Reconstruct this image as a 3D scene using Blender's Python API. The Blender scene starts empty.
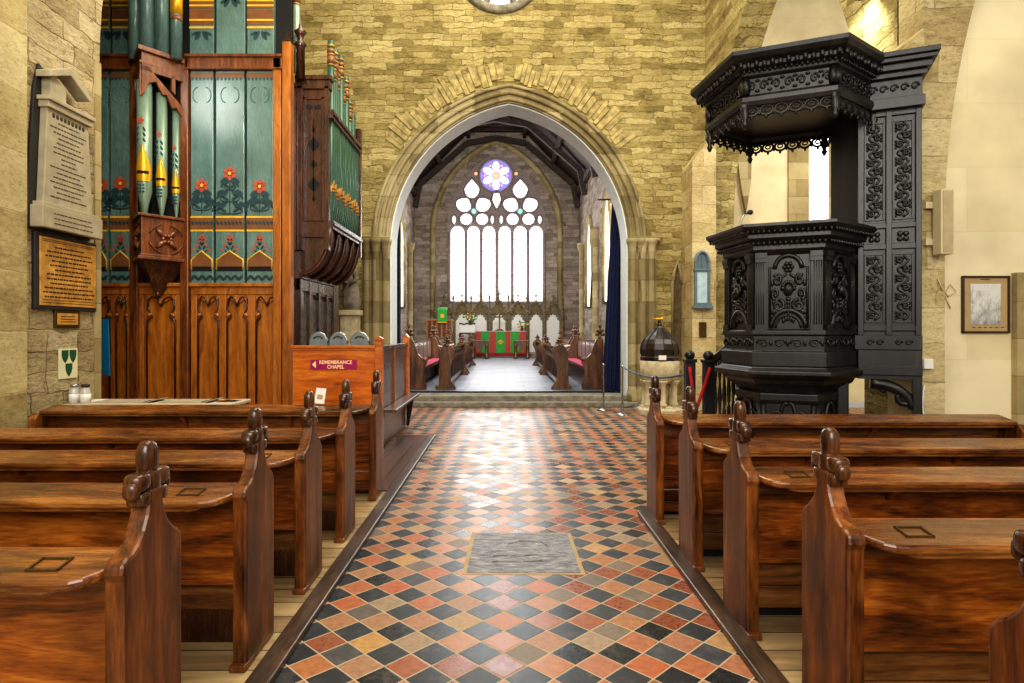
import bpy, bmesh, math, random
from mathutils import Vector, Matrix
random.seed(7)
SC = bpy.context.scene
COL = SC.collection
CX, HY, F, EYE = 505.0, 331.0, 620.0, 1.5
def PX(px, Y): return (px - CX) * Y / F          # world X of a photo column on the plane at depth Y
def PZ(py, Y): return EYE + (HY - py) * Y / F    # world Z of a photo row on the plane at depth Y
def lin(c):
    c = c / 255.0
    return c / 12.92 if c <= .04045 else ((c + .055) / 1.055) ** 2.4
def rgb(r, g, b): return (lin(r), lin(g), lin(b), 1.0)

# ------------------------------------------------------------------ mesh builder
class MB:
    def __init__(s): s.bm = bmesh.new()
    def face(s, pts, smooth=False):
        f = s.bm.faces.new([s.bm.verts.new(p) for p in pts]); f.smooth = smooth; return f
    def box(s, x0, x1, y0, y1, z0, z1):
        x0, x1 = min(x0, x1), max(x0, x1); y0, y1 = min(y0, y1), max(y0, y1); z0, z1 = min(z0, z1), max(z0, z1)
        v = [s.bm.verts.new(p) for p in ((x0,y0,z0),(x1,y0,z0),(x1,y1,z0),(x0,y1,z0),(x0,y0,z1),(x1,y0,z1),(x1,y1,z1),(x0,y1,z1))]
        for q in ((3,2,1,0),(4,5,6,7),(0,1,5,4),(1,2,6,5),(2,3,7,6),(3,0,4,7)): s.bm.faces.new([v[i] for i in q])
        return s
    def prism(s, pts, axis, d0, d1, caps=True, smooth=False, closed=True):
        def m(p, d):
            a, b = p
            return (a, d, b) if axis == 'Y' else ((d, a, b) if axis == 'X' else (a, b, d))
        A = [s.bm.verts.new(m(p, d0)) for p in pts]; B = [s.bm.verts.new(m(p, d1)) for p in pts]
        n = len(pts)
        for i in range(n if closed else n - 1):
            j = (i + 1) % n
            f = s.bm.faces.new((A[i], A[j], B[j], B[i])); f.smooth = smooth
        if caps and closed:
            s.bm.faces.new(A[::-1]); s.bm.faces.new(B)
        return s
    def loft(s, rings, closed=True, cap=True, smooth=False):
        R = [[s.bm.verts.new(p) for p in r] for r in rings]
        n = len(R[0])
        for a, b in zip(R, R[1:]):
            for i in range(n if closed else n - 1):
                j = (i + 1) % n
                f = s.bm.faces.new((a[i], a[j], b[j], b[i])); f.smooth = smooth
        if cap and closed:
            s.bm.faces.new(R[0][::-1]); s.bm.faces.new(R[-1])
        return s
    def tube(s, pts, r, n=8, closed=False, flat=1.0):
        P = [Vector(p) for p in pts]; m = len(P)
        rr = r if isinstance(r, (list, tuple)) else [r] * m
        rings = []; up = None
        for i in range(m):
            if closed: t = P[(i+1) % m] - P[i-1]
            else: t = P[min(i+1, m-1)] - P[max(i-1, 0)]
            if t.length < 1e-9: t = Vector((0, 0, 1))
            t.normalize()
            if up is None:
                up = Vector((0, 0, 1)) if abs(t.z) < .9 else Vector((1, 0, 0))
            u = up - t * up.dot(t)
            if u.length < 1e-6: u = t.orthogonal()
            u.normalize(); up = u
            w = t.cross(u)
            rings.append([tuple(P[i] + (u * math.cos(2*math.pi*k/n) + w * math.sin(2*math.pi*k/n) * flat) * rr[i]) for k in range(n)])
        if closed: rings.append(rings[0])
        return s.loft(rings, True, not closed, True)
    def lathe(s, prof, n=24, c=(0, 0), a0=0.0, smooth=True, sx=1.0, sy=1.0):
        rings = [[(c[0] + max(r, 1e-4) * sx * math.cos(a0 + 2*math.pi*k/n), c[1] + max(r, 1e-4) * sy * math.sin(a0 + 2*math.pi*k/n), z) for k in range(n)] for r, z in prof]
        return s.loft(rings, True, True, smooth)
    def ell(s, c, r, e=1.0, n=12, m=8, rot=None):
        def sp(v): return math.copysign(abs(v) ** e, v)
        rings = []
        for i in range(m + 1):
            t = -math.pi/2 + math.pi * i / m
            ct, st = math.cos(t), math.sin(t)
            if i in (0, m): ct = .02
            ring = []
            for k in range(n):
                a = 2*math.pi*k/n
                p = Vector((r[0]*sp(ct)*sp(math.cos(a)), r[1]*sp(ct)*sp(math.sin(a)), r[2]*sp(st)))
                if rot is not None: p = rot @ p
                ring.append((c[0]+p.x, c[1]+p.y, c[2]+p.z))
            rings.append(ring)
        return s.loft(rings, True, True, True)
    def disc(s, c, rx, rz, ang=0.0, n=14, tip=0.0):
        """flat ellipse (or leaf when tip>0) in the XZ plane"""
        pts = []
        for k in range(n):
            a = 2*math.pi*k/n
            x, z = rx*math.cos(a), rz*math.sin(a)
            if tip: x *= (1 - tip * abs(math.sin(a)) ** 2)
            pts.append((c[0] + x*math.cos(ang) - z*math.sin(ang), c[1], c[2] + x*math.sin(ang) + z*math.cos(ang)))
        s.face(pts); return s
    def xf(s, M):
        bmesh.ops.transform(s.bm, matrix=M, verts=s.bm.verts[:]); return s

WM = {}
def mesh_obj(mb, name, mat, M=None, bevel=0.0, seg=2, recalc=True):
    bm = mb.bm
    if M is not None: bmesh.ops.transform(bm, matrix=M, verts=bm.verts[:])
    if recalc: bmesh.ops.recalc_face_normals(bm, faces=bm.faces[:])
    me = bpy.data.meshes.new(name); bm.to_mesh(me); bm.free()
    me.materials.append(mat)
    o = bpy.data.objects.new(name, me); COL.objects.link(o)
    if bevel:
        b = o.modifiers.new('edge', 'BEVEL'); b.width = bevel; b.segments = seg; b.limit_method = 'ANGLE'; b.angle_limit = math.radians(40)
    return o
def tag(o, label=None, cat=None, group=None, kind=None):
    if label: o['label'] = label
    if cat: o['category'] = cat
    if group: o['group'] = group
    if kind: o['kind'] = kind
    return o
def thing(name, label, cat, loc=(0, 0, 0), rz=0.0, group=None):
    o = bpy.data.objects.new(name, None); COL.objects.link(o)
    o.empty_display_size = .1; o.location = loc; o.rotation_euler = (0, 0, rz)
    WM[o] = Matrix.Translation(loc) @ Matrix.Rotation(rz, 4, 'Z')
    return tag(o, label, cat, group)
def part(mb, name, mat, parent, world=True, bevel=0.0, label=None, seg=2):
    """a part of a thing; world=True means its vertices were given in world space"""
    M = WM[parent]
    o = mesh_obj(mb, name, mat, M.inverted() if world else None, bevel, seg)
    o.parent = parent; WM[o] = M
    if label: o['label'] = label
    return o
def solo(mb, name, mat, label, cat, loc=(0, 0, 0), group=None, bevel=0.0, world=True, kind=None, rz=0.0):
    W = Matrix.Translation(loc) @ Matrix.Rotation(rz, 4, 'Z')
    o = mesh_obj(mb, name, mat, W.inverted() if world else None, bevel)
    o.location = loc; o.rotation_euler = (0, 0, rz); WM[o] = W
    return tag(o, label, cat, group, kind)
def struct(mb, name, mat, bevel=0.0, parent=None, mats=None):
    o = mesh_obj(mb, name, mat, None, bevel)
    WM[o] = Matrix.Identity(4)
    if parent is None: o['kind'] = 'structure'
    else: o.parent = parent
    return o
def copy_tree(o, parent=None):
    c = o.copy(); COL.objects.link(c); c.parent = parent
    WM[c] = WM.get(o, Matrix.Identity(4))
    for ch in list(o.children): copy_tree(ch, c)
    return c
def text_part(body, size, mat, parent, M, name='lettering', extrude=.001, align='CENTER', bold=0.0, label=None, xs=1.0):
    cu = bpy.data.curves.new('lettering', 'FONT'); cu.body = body; cu.size = size; cu.extrude = extrude
    cu.align_x = align; cu.align_y = 'CENTER'; cu.offset = bold; cu.resolution_u = 3
    t = bpy.data.objects.new('lettering_source', cu); COL.objects.link(t)
    dg = bpy.context.evaluated_depsgraph_get(); dg.update()
    me = bpy.data.meshes.new_from_object(t.evaluated_get(dg))
    bpy.data.objects.remove(t); bpy.data.curves.remove(cu)
    me.transform(Matrix.Diagonal((xs, 1, 1, 1)))
    me.transform(M); me.materials.clear(); me.materials.append(mat); me.name = name
    o = bpy.data.objects.new(name, me); COL.objects.link(o); o.parent = parent; WM[o] = WM[parent]
    if label: o['label'] = label
    return o
TXT = Matrix.Rotation(math.pi/2, 4, 'X')      # text facing -Y
def arch_pts(cx, half, zs, c, n=18):
    """pointed arch from right springing over the apex to left springing, (x, z)"""
    R = half + c; th = math.acos(c / R)
    r = [(cx - c + R*math.cos(th*i/n), zs + R*math.sin(th*i/n)) for i in range(n+1)]
    return r + [(2*cx - x, z) for x, z in r[-2::-1]]

# ------------------------------------------------------------------ materials
class NT:
    def __init__(s, name):
        s.m = bpy.data.materials.new(name); s.m.use_nodes = True
        s.t = s.m.node_tree; s.t.nodes.clear()
        s.out = s.n('ShaderNodeOutputMaterial'); s.b = s.n('ShaderNodeBsdfPrincipled')
        s.l(s.b.outputs[0], s.out.inputs[0])
    def n(s, typ, **kw):
        x = s.t.nodes.new(typ)
        for k, v in kw.items(): setattr(x, k, v)
        return x
    def l(s, a, b): s.t.links.new(a, b)
    def val(s, sock, v):
        if hasattr(v, 'is_linked') or isinstance(v, bpy.types.NodeSocket): s.l(v, sock)
        else: sock.default_value = v
    def math(s, op, a, b=0.0, c=None):
        x = s.n('ShaderNodeMath', operation=op); s.val(x.inputs[0], a); s.val(x.inputs[1], b)
        if c is not None: s.val(x.inputs[2], c)
        return x.outputs[0]
    def mix(s, f, a, b, mode='MIX'):
        x = s.n('ShaderNodeMix', data_type='RGBA', blend_type=mode)
        s.val(x.inputs[0], f); s.val(x.inputs[6], a); s.val(x.inputs[7], b); return x.outputs[2]
    def ramp(s, fac, stops, interp='LINEAR'):
        x = s.n('ShaderNodeValToRGB'); x.color_ramp.interpolation = interp
        e = x.color_ramp.elements
        while len(e) < len(stops): e.new(.5)
        for el, (p, c) in zip(e, stops): el.position = p; el.color = c
        s.val(x.inputs[0], fac); return x.outputs[0]
    def coords(s, scale=(1, 1, 1), rnd=True, distort=0.0, dscale=3.0):
        tc = s.n('ShaderNodeTexCoord'); v = tc.outputs['Object']
        if rnd:
            oi = s.n('ShaderNodeObjectInfo')
            c = s.n('ShaderNodeVectorMath', operation='MULTIPLY_ADD')
            s.l(oi.outputs['Random'], c.inputs[0]); c.inputs[1].default_value = (13, 17, 11); s.l(v, c.inputs[2]); v = c.outputs[0]
        if distort:
            nz = s.n('ShaderNodeTexNoise'); nz.inputs['Scale'].default_value = dscale; s.l(v, nz.inputs['Vector'])
            c = s.n('ShaderNodeVectorMath', operation='MULTIPLY_ADD')
            s.l(nz.outputs['Color'], c.inputs[0]); c.inputs[1].default_value = (distort,)*3; s.l(v, c.inputs[2]); v = c.outputs[0]
        mp = s.n('ShaderNodeMapping'); mp.inputs['Scale'].default_value = scale; s.l(v, mp.inputs[0])
        return mp.outputs[0]
    def noise(s, vec, scale, detail=4.0, rough=.55, dist=0.0):
        x = s.n('ShaderNodeTexNoise'); s.l(vec, x.inputs['Vector']); x.inputs['Scale'].default_value = scale
        x.inputs['Detail'].default_value = detail; x.inputs['Roughness'].default_value = rough; x.inputs['Distortion'].default_value = dist
        return x.outputs[0]
    def bump(s, h, strength, dist=.01):
        x = s.n('ShaderNodeBump'); x.inputs['Strength'].default_value = strength; x.inputs['Distance'].default_value = dist
        s.l(h, x.inputs['Height']); s.l(x.outputs[0], s.b.inputs['Normal'])
def plain(name, col, rough=.5, metal=0.0, emit=0.0, coat=0.0, bumps=0.0, var=.12, spec=.5):
    N = NT(name); v = N.coords()
    nz = N.noise(v, 9.0, 5)
    dk = tuple(c*(1-var*1.6) for c in col[:3]) + (1,); lt = tuple(min(1, c*(1+var)) for c in col[:3]) + (1,)
    N.l(N.ramp(nz, [(.3, dk), (.7, lt)]), N.b.inputs['Base Color'])
    N.b.inputs['Roughness'].default_value = rough; N.b.inputs['Metallic'].default_value = metal
    N.b.inputs['Coat Weight'].default_value = coat; N.b.inputs['Specular IOR Level'].default_value = spec
    if emit:
        N.b.inputs['Emission Color'].default_value = col; N.b.inputs['Emission Strength'].default_value = emit
    if bumps: N.bump(N.noise(v, 40, 4), bumps, .004)
    return N.m
def wood(name, dark, mid, light, axis='X', rough=.34, coat=.25, fine=1.0, rnd=True, blot=.5, knots=.8, lo=.36, hi=.64):
    N = NT(name)
    sc = {'X': (.55, 5, 5), 'Y': (5, .55, 5), 'Z': (5, 5, .55)}[axis]
    sf = tuple(c*7 for c in sc)
    v = N.coords(sc, rnd, .12, 1.6); vf = N.coords(sf, rnd)
    v0 = N.coords((1, 1, 1), rnd)
    g = N.noise(v, 2.2*fine, 6, .62, .9); f = N.noise(vf, 3.2, 3); b = N.noise(v0, 2.6, 3)
    h = N.math('ADD', N.math('MULTIPLY', g, .72), N.math('MULTIPLY', f, .28))
    c = N.ramp(h, [(lo, dark), (.5, mid), (hi, light)])
    bl = N.ramp(b, [(.32, (1-blot, 1-blot, 1-blot, 1)), (.6, (1, 1, 1, 1))])
    c = N.mix(1.0, c, bl, 'MULTIPLY')
    kn = N.n('ShaderNodeTexVoronoi'); N.l(N.coords(tuple(q*.55 for q in {'X': (1.2, 2.6, 2.6), 'Y': (2.6, 1.2, 2.6), 'Z': (2.6, 2.6, 1.2)}[axis]), rnd), kn.inputs['Vector']); kn.inputs['Scale'].default_value = 2.6
    k = N.ramp(kn.outputs['Distance'], [(.04, (.3, .2, .15, 1)), (.13, (1, 1, 1, 1))])
    c = N.mix(knots, c, k, 'MULTIPLY')
    N.l(c, N.b.inputs['Base Color'])
    N.l(N.math('ADD', N.math('MULTIPLY', f, .22), rough - .11), N.b.inputs['Roughness'])
    N.b.inputs['Coat Weight'].default_value = coat; N.b.inputs['Coat Roughness'].default_value = .22
    N.bump(h, .14, .006)
    return N.m
def rubble(name, cols, mortar, scale=(2.0, 2.0, 5.2), edge=.045, bump=.9, rough=.92, stain=.5, vs=1.0):
    N = NT(name); v = N.coords(scale, False, .09, 2.6)
    a = N.n('ShaderNodeTexVoronoi', feature='DISTANCE_TO_EDGE'); c = N.n('ShaderNodeTexVoronoi', feature='F1')
    for q in (a, c):
        N.l(v, q.inputs['Vector']); q.inputs['Scale'].default_value = vs; q.inputs['Randomness'].default_value = .92
    sep = N.n('ShaderNodeSeparateColor'); N.l(c.outputs['Color'], sep.inputs[0])
    v1 = N.coords((1, 1, 1), False); vq = N.coords((1.3, 1.3, 4.5), False)
    fn = N.noise(vq, 7.0, 7, .7); big = N.noise(v1, .55, 4, .6)
    k = len(cols) - 1
    base = N.ramp(sep.outputs[0], [(.12 + .76*i/k, q) for i, q in enumerate(cols)])
    base = N.mix(.75, base, N.ramp(fn, [(.3, (.42, .38, .32, 1)), (.62, (1.15, 1.12, 1.05, 1))]), 'MULTIPLY')
    m = N.ramp(N.math('ADD', a.outputs['Distance'], N.math('MULTIPLY', N.math('SUBTRACT', fn, .5), .12)), [(edge*.25, (1, 1, 1, 1)), (edge*1.3, (0, 0, 0, 1))])
    msk = N.math('MULTIPLY', m, N.ramp(N.noise(v1, 3.0, 3), [(.38, (.05, .05, .05, 1)), (.62, (.85, .85, .85, 1))]))
    base = N.mix(msk, base, mortar)
    rv = N.noise(N.coords((2.2, 2.2, 9.0), False), 1.6, 8, .68, .4)
    rid = N.ramp(N.math('ABSOLUTE', N.math('SUBTRACT', rv, .5)), [(.006, (.38, .34, .28, 1)), (.03, (1, 1, 1, 1))])
    base = N.mix(.8, base, rid, 'MULTIPLY')
    sp2 = N.noise(N.coords((1, 1, 1.8), False), 22.0, 6, .75)
    base = N.mix(.7, base, N.ramp(sp2, [(.34, (.5, .46, .38, 1)), (.5, (1, 1, 1, 1)), (.7, (1.25, 1.22, 1.12, 1))]), 'MULTIPLY')
    base = N.mix(stain, base, N.ramp(big, [(.35, (.45, .42, .36, 1)), (.62, (1, 1, 1, 1))]), 'MULTIPLY')
    N.l(base, N.b.inputs['Base Color']); N.b.inputs['Roughness'].default_value = rough; N.b.inputs['Specular IOR Level'].default_value = .25
    h = N.math('ADD', N.math('MULTIPLY', N.math('MINIMUM', a.outputs['Distance'], .1), 2.6), N.math('MULTIPLY', fn, 1.1))
    h = N.math('ADD', h, N.math('MULTIPLY', sep.outputs[1], .25))
    N.bump(h, bump, .05)
    return N.m
def ashlar(name, cols, mortar, bw=.55, bh=.3, rough=.9, bump=.5):
    N = NT(name); v = N.coords((1, 1, 1), False, .03, 2.5)
    sp = N.n('ShaderNodeSeparateXYZ'); N.l(v, sp.inputs[0])
    cb = N.n('ShaderNodeCombineXYZ'); N.l(N.math('ADD', sp.outputs[0], sp.outputs[1]), cb.inputs[0]); N.l(sp.outputs[2], cb.inputs[1])
    br = N.n('ShaderNodeTexBrick'); N.l(cb.outputs[0], br.inputs['Vector']); br.inputs['Scale'].default_value = 1.0
    br.inputs['Brick Width'].default_value = bw; br.inputs['Row Height'].default_value = bh; br.inputs['Mortar Size'].default_value = .006
    br.inputs['Mortar Smooth'].default_value = .4
    br.inputs['Color1'].default_value = (0, 0, 0, 1); br.inputs['Color2'].default_value = (1, 1, 1, 1); br.inputs['Mortar'].default_value = (.5, .5, .5, 1)
    fn = N.noise(v, 5.0, 7, .65); big = N.noise(v, .8, 4)
    k = len(cols) - 1
    t = N.math('ADD', N.math('MULTIPLY', br.outputs['Color'], .55), N.math('MULTIPLY', fn, .45))
    base = N.ramp(t, [(.15 + .7*i/k, q) for i, q in enumerate(cols)])
    base = N.mix(N.math('MULTIPLY', br.outputs['Fac'], .7), base, mortar)
    base = N.mix(.6, base, N.ramp(big, [(.33, (.5, .46, .4, 1)), (.6, (1, 1, 1, 1))]), 'MULTIPLY')
    N.l(base, N.b.inputs['Base Color']); N.b.inputs['Roughness'].default_value = rough; N.b.inputs['Specular IOR Level'].default_value = .25
    N.bump(N.math('SUBTRACT', fn, br.outputs['Fac']), bump, .03)
    return N.m
def tile_floor(name):
    N = NT(name); tc = N.n('ShaderNodeTexCoord')
    nz0 = N.n('ShaderNodeTexNoise'); N.l(tc.outputs['Object'], nz0.inputs['Vector']); nz0.inputs['Scale'].default_value = 1.3
    pv = N.n('ShaderNodeVectorMath', operation='MULTIPLY_ADD'); N.l(nz0.outputs['Color'], pv.inputs[0]); pv.inputs[1].default_value = (.03, .03, 0); N.l(tc.outputs['Object'], pv.inputs[2])
    sp = N.n('ShaderNodeSeparateXYZ'); N.l(pv.outputs[0], sp.inputs[0])
    a = .2143
    dx = N.math('SUBTRACT', sp.outputs[0], -.756+.015); dy = N.math('SUBTRACT', sp.outputs[1], 2.884+.015)
    u = N.math('ADD', N.math('DIVIDE', N.math('ADD', dx, dy), a), .5); v = N.math('ADD', N.math('DIVIDE', N.math('SUBTRACT', dy, dx), a), .5)
    iu, iv = N.math('FLOOR', u), N.math('FLOOR', v); fu, fv = N.math('FRACT', u), N.math('FRACT', v)
    par = N.math('GREATER_THAN', N.math('FRACT', N.math('MULTIPLY', N.math('ADD', N.math('ADD', iu, iv), 400.0), .5)), .25)
    eu = N.math('MINIMUM', fu, N.math('SUBTRACT', 1.0, fu)); ev = N.math('MINIMUM', fv, N.math('SUBTRACT', 1.0, fv)); ed = N.math('MINIMUM', eu, ev)
    wn = N.n('ShaderNodeTexWhiteNoise', noise_dimensions='2D'); cb = N.n('ShaderNodeCombineXYZ'); N.l(iu, cb.inputs[0]); N.l(iv, cb.inputs[1]); N.l(cb.outputs[0], wn.inputs['Vector'])
    fine = N.noise(tc.outputs['Object'], 28, 6, .7); big = N.noise(tc.outputs['Object'], .9, 3)
    lt = N.ramp(wn.outputs['Value'], [(0, rgb(132, 74, 54)), (.2, rgb(156, 92, 62)), (.42, rgb(178, 118, 74)), (.6, rgb(166, 128, 96)), (.8, rgb(180, 98, 56)), (.93, rgb(156, 134, 108)), (1, rgb(188, 144, 82))])
    dk = N.ramp(wn.outputs['Value'], [(0, rgb(34, 38, 44)), (.6, rgb(50, 54, 60)), (.85, rgb(66, 70, 76)), (.93, rgb(128, 112, 92)), (1, rgb(96, 88, 82))])
    c = N.mix(par, dk, lt)
    c = N.mix(.75, c, N.ramp(fine, [(.3, (.5, .48, .47, 1)), (.62, (1.12, 1.1, 1.08, 1))]), 'MULTIPLY')
    sc_ = N.noise(tc.outputs['Object'], 9, 7, .75)
    c = N.mix(N.ramp(sc_, [(.5, (0, 0, 0, 1)), (.8, (.4, .4, .4, 1))]), c, rgb(150, 138, 124))
    g = N.ramp(ed, [(.013, (1, 1, 1, 1)), (.028, (0, 0, 0, 1))])
    c = N.mix(g, c, rgb(186, 168, 136))
    N.l(c, N.b.inputs['Base Color'])
    r = N.math('ADD', N.math('ADD', N.math('MULTIPLY', fine, .3), N.math('MULTIPLY', wn.outputs['Value'], .2)), .12)
    N.l(N.mix(g, r, (.8, .8, .8, 1)), N.b.inputs['Roughness'])
    # each tile is laid a little out of level, so reflections break up tile by tile
    h = N.math('ADD', N.math('MULTIPLY', N.math('MINIMUM', ed, .06), 3.0), N.math('MULTIPLY', fine, .05))
    h = N.math('ADD', h, N.math('MULTIPLY', N.math('SUBTRACT', wn.outputs['Value'], .5), N.math('ADD', N.math('MULTIPLY', fu, .8), N.math('MULTIPLY', fv, -.6))))
    h = N.math('ADD', h, N.math('MULTIPLY', big, .0))
    N.bump(h, .5, .01)
    return N.m
def planks(name, dark, light, axis='Y', w=.16, rough=.6):
    N = NT(name); v = N.coords((1, 1, 1), False); sp = N.n('ShaderNodeSeparateXYZ'); N.l(v, sp.inputs[0])
    a = sp.outputs[0] if axis == 'Y' else sp.outputs[1]
    q = N.math('DIVIDE', a, w); fr = N.math('FRACT', q); wn = N.n('ShaderNodeTexWhiteNoise', noise_dimensions='1D'); N.l(N.math('FLOOR', q), wn.inputs['W'])
    g = N.noise(N.coords((6, .7, 6) if axis == 'Y' else (.7, 6, 6), False), 3, 6, .65, .5)
    c = N.ramp(N.math('ADD', N.math('MULTIPLY', g, .75), N.math('MULTIPLY', wn.outputs['Value'], .25)), [(.3, dark), (.7, light)])
    e = N.ramp(N.math('MINIMUM', fr, N.math('SUBTRACT', 1.0, fr)), [(.015, (.15, .12, .1, 1)), (.04, (1, 1, 1, 1))])
    N.l(N.mix(1.0, c, e, 'MULTIPLY'), N.b.inputs['Base Color']); N.b.inputs['Roughness'].default_value = rough
    N.bump(g, .2, .005); return N.m
def glow(name, col, strength, texture=None):
    N = NT(name); N.b.inputs['Base Color'].default_value = (.6, .6, .6, 1)
    v = N.coords((1, 1, 1)); c = N.ramp(N.noise(v, 2.4, 4), [(.3, tuple(q*.86 for q in col[:3]) + (1,)), (.6, col)])
    N.l(c, N.b.inputs['Emission Color']); N.b.inputs['Emission Strength'].default_value = strength; N.b.inputs['Roughness'].default_value = .2
    return N.m

M = {}
M['tile'] = tile_floor('nave quarry tiles')
def coursed(name, cols, mortar, bw, bh, dist=.05, bump=.6, crack=.85, joint=.8):
    """roughly squared stones laid in uneven courses"""
    N = NT(name); v = N.coords((1, 1, 1), False, dist, 5.5); vb = N.coords((1, 1, 1), False, .12, 1.1)
    def uv(vec):
        sp = N.n('ShaderNodeSeparateXYZ'); N.l(vec, sp.inputs[0]); cb = N.n('ShaderNodeCombineXYZ')
        N.l(N.math('ADD', sp.outputs[0], sp.outputs[1]), cb.inputs[0]); N.l(sp.outputs[2], cb.inputs[1]); return cb.outputs[0]
    ad = N.n('ShaderNodeVectorMath', operation='ADD'); N.l(v, ad.inputs[0]); sb = N.n('ShaderNodeVectorMath', operation='SUBTRACT'); N.l(vb, sb.inputs[0]); tc = N.n('ShaderNodeTexCoord'); N.l(tc.outputs['Object'], sb.inputs[1]); N.l(sb.outputs[0], ad.inputs[1])
    br = N.n('ShaderNodeTexBrick'); N.l(uv(ad.outputs[0]), br.inputs['Vector']); br.inputs['Scale'].default_value = 1.0
    br.offset_frequency = 2; br.squash = 1.6; br.squash_frequency = 3
    br.inputs['Brick Width'].default_value = bw; br.inputs['Row Height'].default_value = bh; br.inputs['Mortar Size'].default_value = .008; br.inputs['Mortar Smooth'].default_value = .6
    br.inputs['Color1'].default_value = (0, 0, 0, 1); br.inputs['Color2'].default_value = (1, 1, 1, 1); br.inputs['Mortar'].default_value = (.5, .5, .5, 1)
    v1 = N.coords((1, 1, 1), False)
    fn = N.noise(N.coords((1.4, 1.4, 3.2), False), 6.0, 8, .72); big = N.noise(v1, .6, 4, .6); md = N.noise(N.coords((1, 1, 2.2), False), 2.2, 4, .6)
    t = N.math('ADD', N.math('ADD', N.math('MULTIPLY', br.outputs['Color'], .3), N.math('MULTIPLY', fn, .4)), N.math('MULTIPLY', md, .3))
    k = len(cols) - 1
    base = N.ramp(t, [(.25 + .5*i/k, q) for i, q in enumerate(cols)])
    gate = N.ramp(N.noise(v1, 3.6, 3), [(.36, (.12, .12, .12, 1)), (.6, (1, 1, 1, 1))])
    base = N.mix(N.math('MULTIPLY', N.math('MULTIPLY', br.outputs['Fac'], joint), gate), base, mortar)
    rv = N.noise(N.coords((2.0, 2.0, 7.0), False), 1.7, 8, .68, .4)
    rid = N.ramp(N.math('ABSOLUTE', N.math('SUBTRACT', rv, .5)), [(.004, (.3, .26, .2, 1)), (.02, (1, 1, 1, 1))])
    base = N.mix(crack, base, N.mix(gate, (1, 1, 1, 1), rid), 'MULTIPLY')
    sp2 = N.noise(N.coords((1, 1, 2.0), False), 20.0, 6, .78)
    base = N.mix(.8, base, N.ramp(sp2, [(.33, (.5, .46, .36, 1)), (.47, (1, 1, 1, 1)), (.7, (1.2, 1.18, 1.1, 1))]), 'MULTIPLY')
    base = N.mix(.55, base, N.ramp(big, [(.36, (.55, .52, .44, 1)), (.58, (1, 1, 1, 1))]), 'MULTIPLY')
    N.l(base, N.b.inputs['Base Color']); N.b.inputs['Roughness'].default_value = .92; N.b.inputs['Specular IOR Level'].default_value = .25
    h = N.math('SUBTRACT', N.math('ADD', N.math('MULTIPLY', fn, 1.2), N.math('MULTIPLY', br.outputs['Color'], .25)), N.math('MULTIPLY', br.outputs['Fac'], .7))
    N.bump(N.math('ADD', h, N.math('MULTIPLY', sp2, .3)), bump, .04)
    return N.m
M['coursed'] = coursed('coursed crossing stone', [rgb(112, 100, 62), rgb(156, 142, 92), rgb(186, 172, 120), rgb(206, 194, 142)], rgb(84, 70, 40), .40, .12, .12, .7, .9, .6)
M['coursed_pier'] = coursed('coursed pier stone', [rgb(140, 124, 90), rgb(186, 170, 130), rgb(208, 194, 156), rgb(222, 210, 176)], rgb(110, 92, 60), .42, .2, .06, .7)
M['coursed_big'] = coursed('big pier blocks', [rgb(150, 132, 92), rgb(190, 172, 126), rgb(210, 194, 150), rgb(222, 208, 168)], rgb(130, 112, 74), .6, .36, .03, .4, .5, .6)
M['ashlar_soft'] = coursed('weathered smooth ashlar', [rgb(146, 128, 84), rgb(190, 174, 124), rgb(208, 194, 146), rgb(220, 208, 164)], rgb(150, 132, 90), 1.0, .52, .02, .25, .3, .4)
M['coursed_grey'] = coursed('grey chancel stone', [rgb(120, 108, 100), rgb(160, 146, 136), rgb(186, 172, 160), rgb(204, 190, 178)], rgb(92, 80, 74), .5, .2, .06, .6)
M['rubble'] = rubble('crossing rubble', [rgb(122, 110, 72), rgb(158, 144, 96), rgb(182, 170, 120), rgb(142, 126, 80), rgb(168, 156, 108)], rgb(92, 78, 50), (2.7, 2.7, 8.6), bump=.6)
M['rubble_grey'] = rubble('chancel rubble', [rgb(134, 118, 106), rgb(168, 150, 134), rgb(190, 172, 154), rgb(150, 130, 118)], rgb(100, 88, 80), (2.2, 2.2, 6.4), bump=.6)
M['rubble_pier'] = rubble('pier rubble', [rgb(150, 132, 96), rgb(186, 168, 128), rgb(204, 188, 146), rgb(168, 146, 102)], rgb(112, 94, 64), (2.8, 2.8, 6.4), bump=.7)
M['ashlar'] = ashlar('dressed limestone', [rgb(142, 126, 86), rgb(178, 162, 118), rgb(202, 188, 146)], rgb(140, 122, 84), .72, .36)
M['dress'] = ashlar('yellow dressed arch stone', [rgb(118, 106, 76), rgb(158, 146, 108), rgb(184, 172, 136)], rgb(100, 88, 62), .5, .42)
M['voussoir'] = plain('thin relieving stones', rgb(166, 150, 100), .92, bumps=.6, var=.35)
M['stone_pale'] = plain('pale carved stone', rgb(196, 184, 152), .85, bumps=.3, var=.2)
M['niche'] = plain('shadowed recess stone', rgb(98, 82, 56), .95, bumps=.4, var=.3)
M['stone_grey'] = plain('weathered grey stone', rgb(134, 128, 114), .9, bumps=.5, var=.3)
M['soffit'] = plain('whitewashed soffit', rgb(232, 240, 242), .8, bumps=.15, var=.06)
M['cream'] = ashlar('cream painted plaster', [rgb(226, 212, 170), rgb(232, 219, 180), rgb(236, 225, 188)], rgb(222, 208, 166), 1.4, .62, .85, .06)
M['ceil'] = planks('ceiling boards', rgb(70, 50, 30), rgb(120, 90, 60), 'Y', .25)
M['boards'] = planks('pale pew floor boards', rgb(126, 100, 66), rgb(196, 170, 124), 'X', .17, .5)
M['darkboards'] = planks('dark varnished boards', rgb(66, 48, 42), rgb(104, 82, 74), 'Y', .2, .28)
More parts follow.
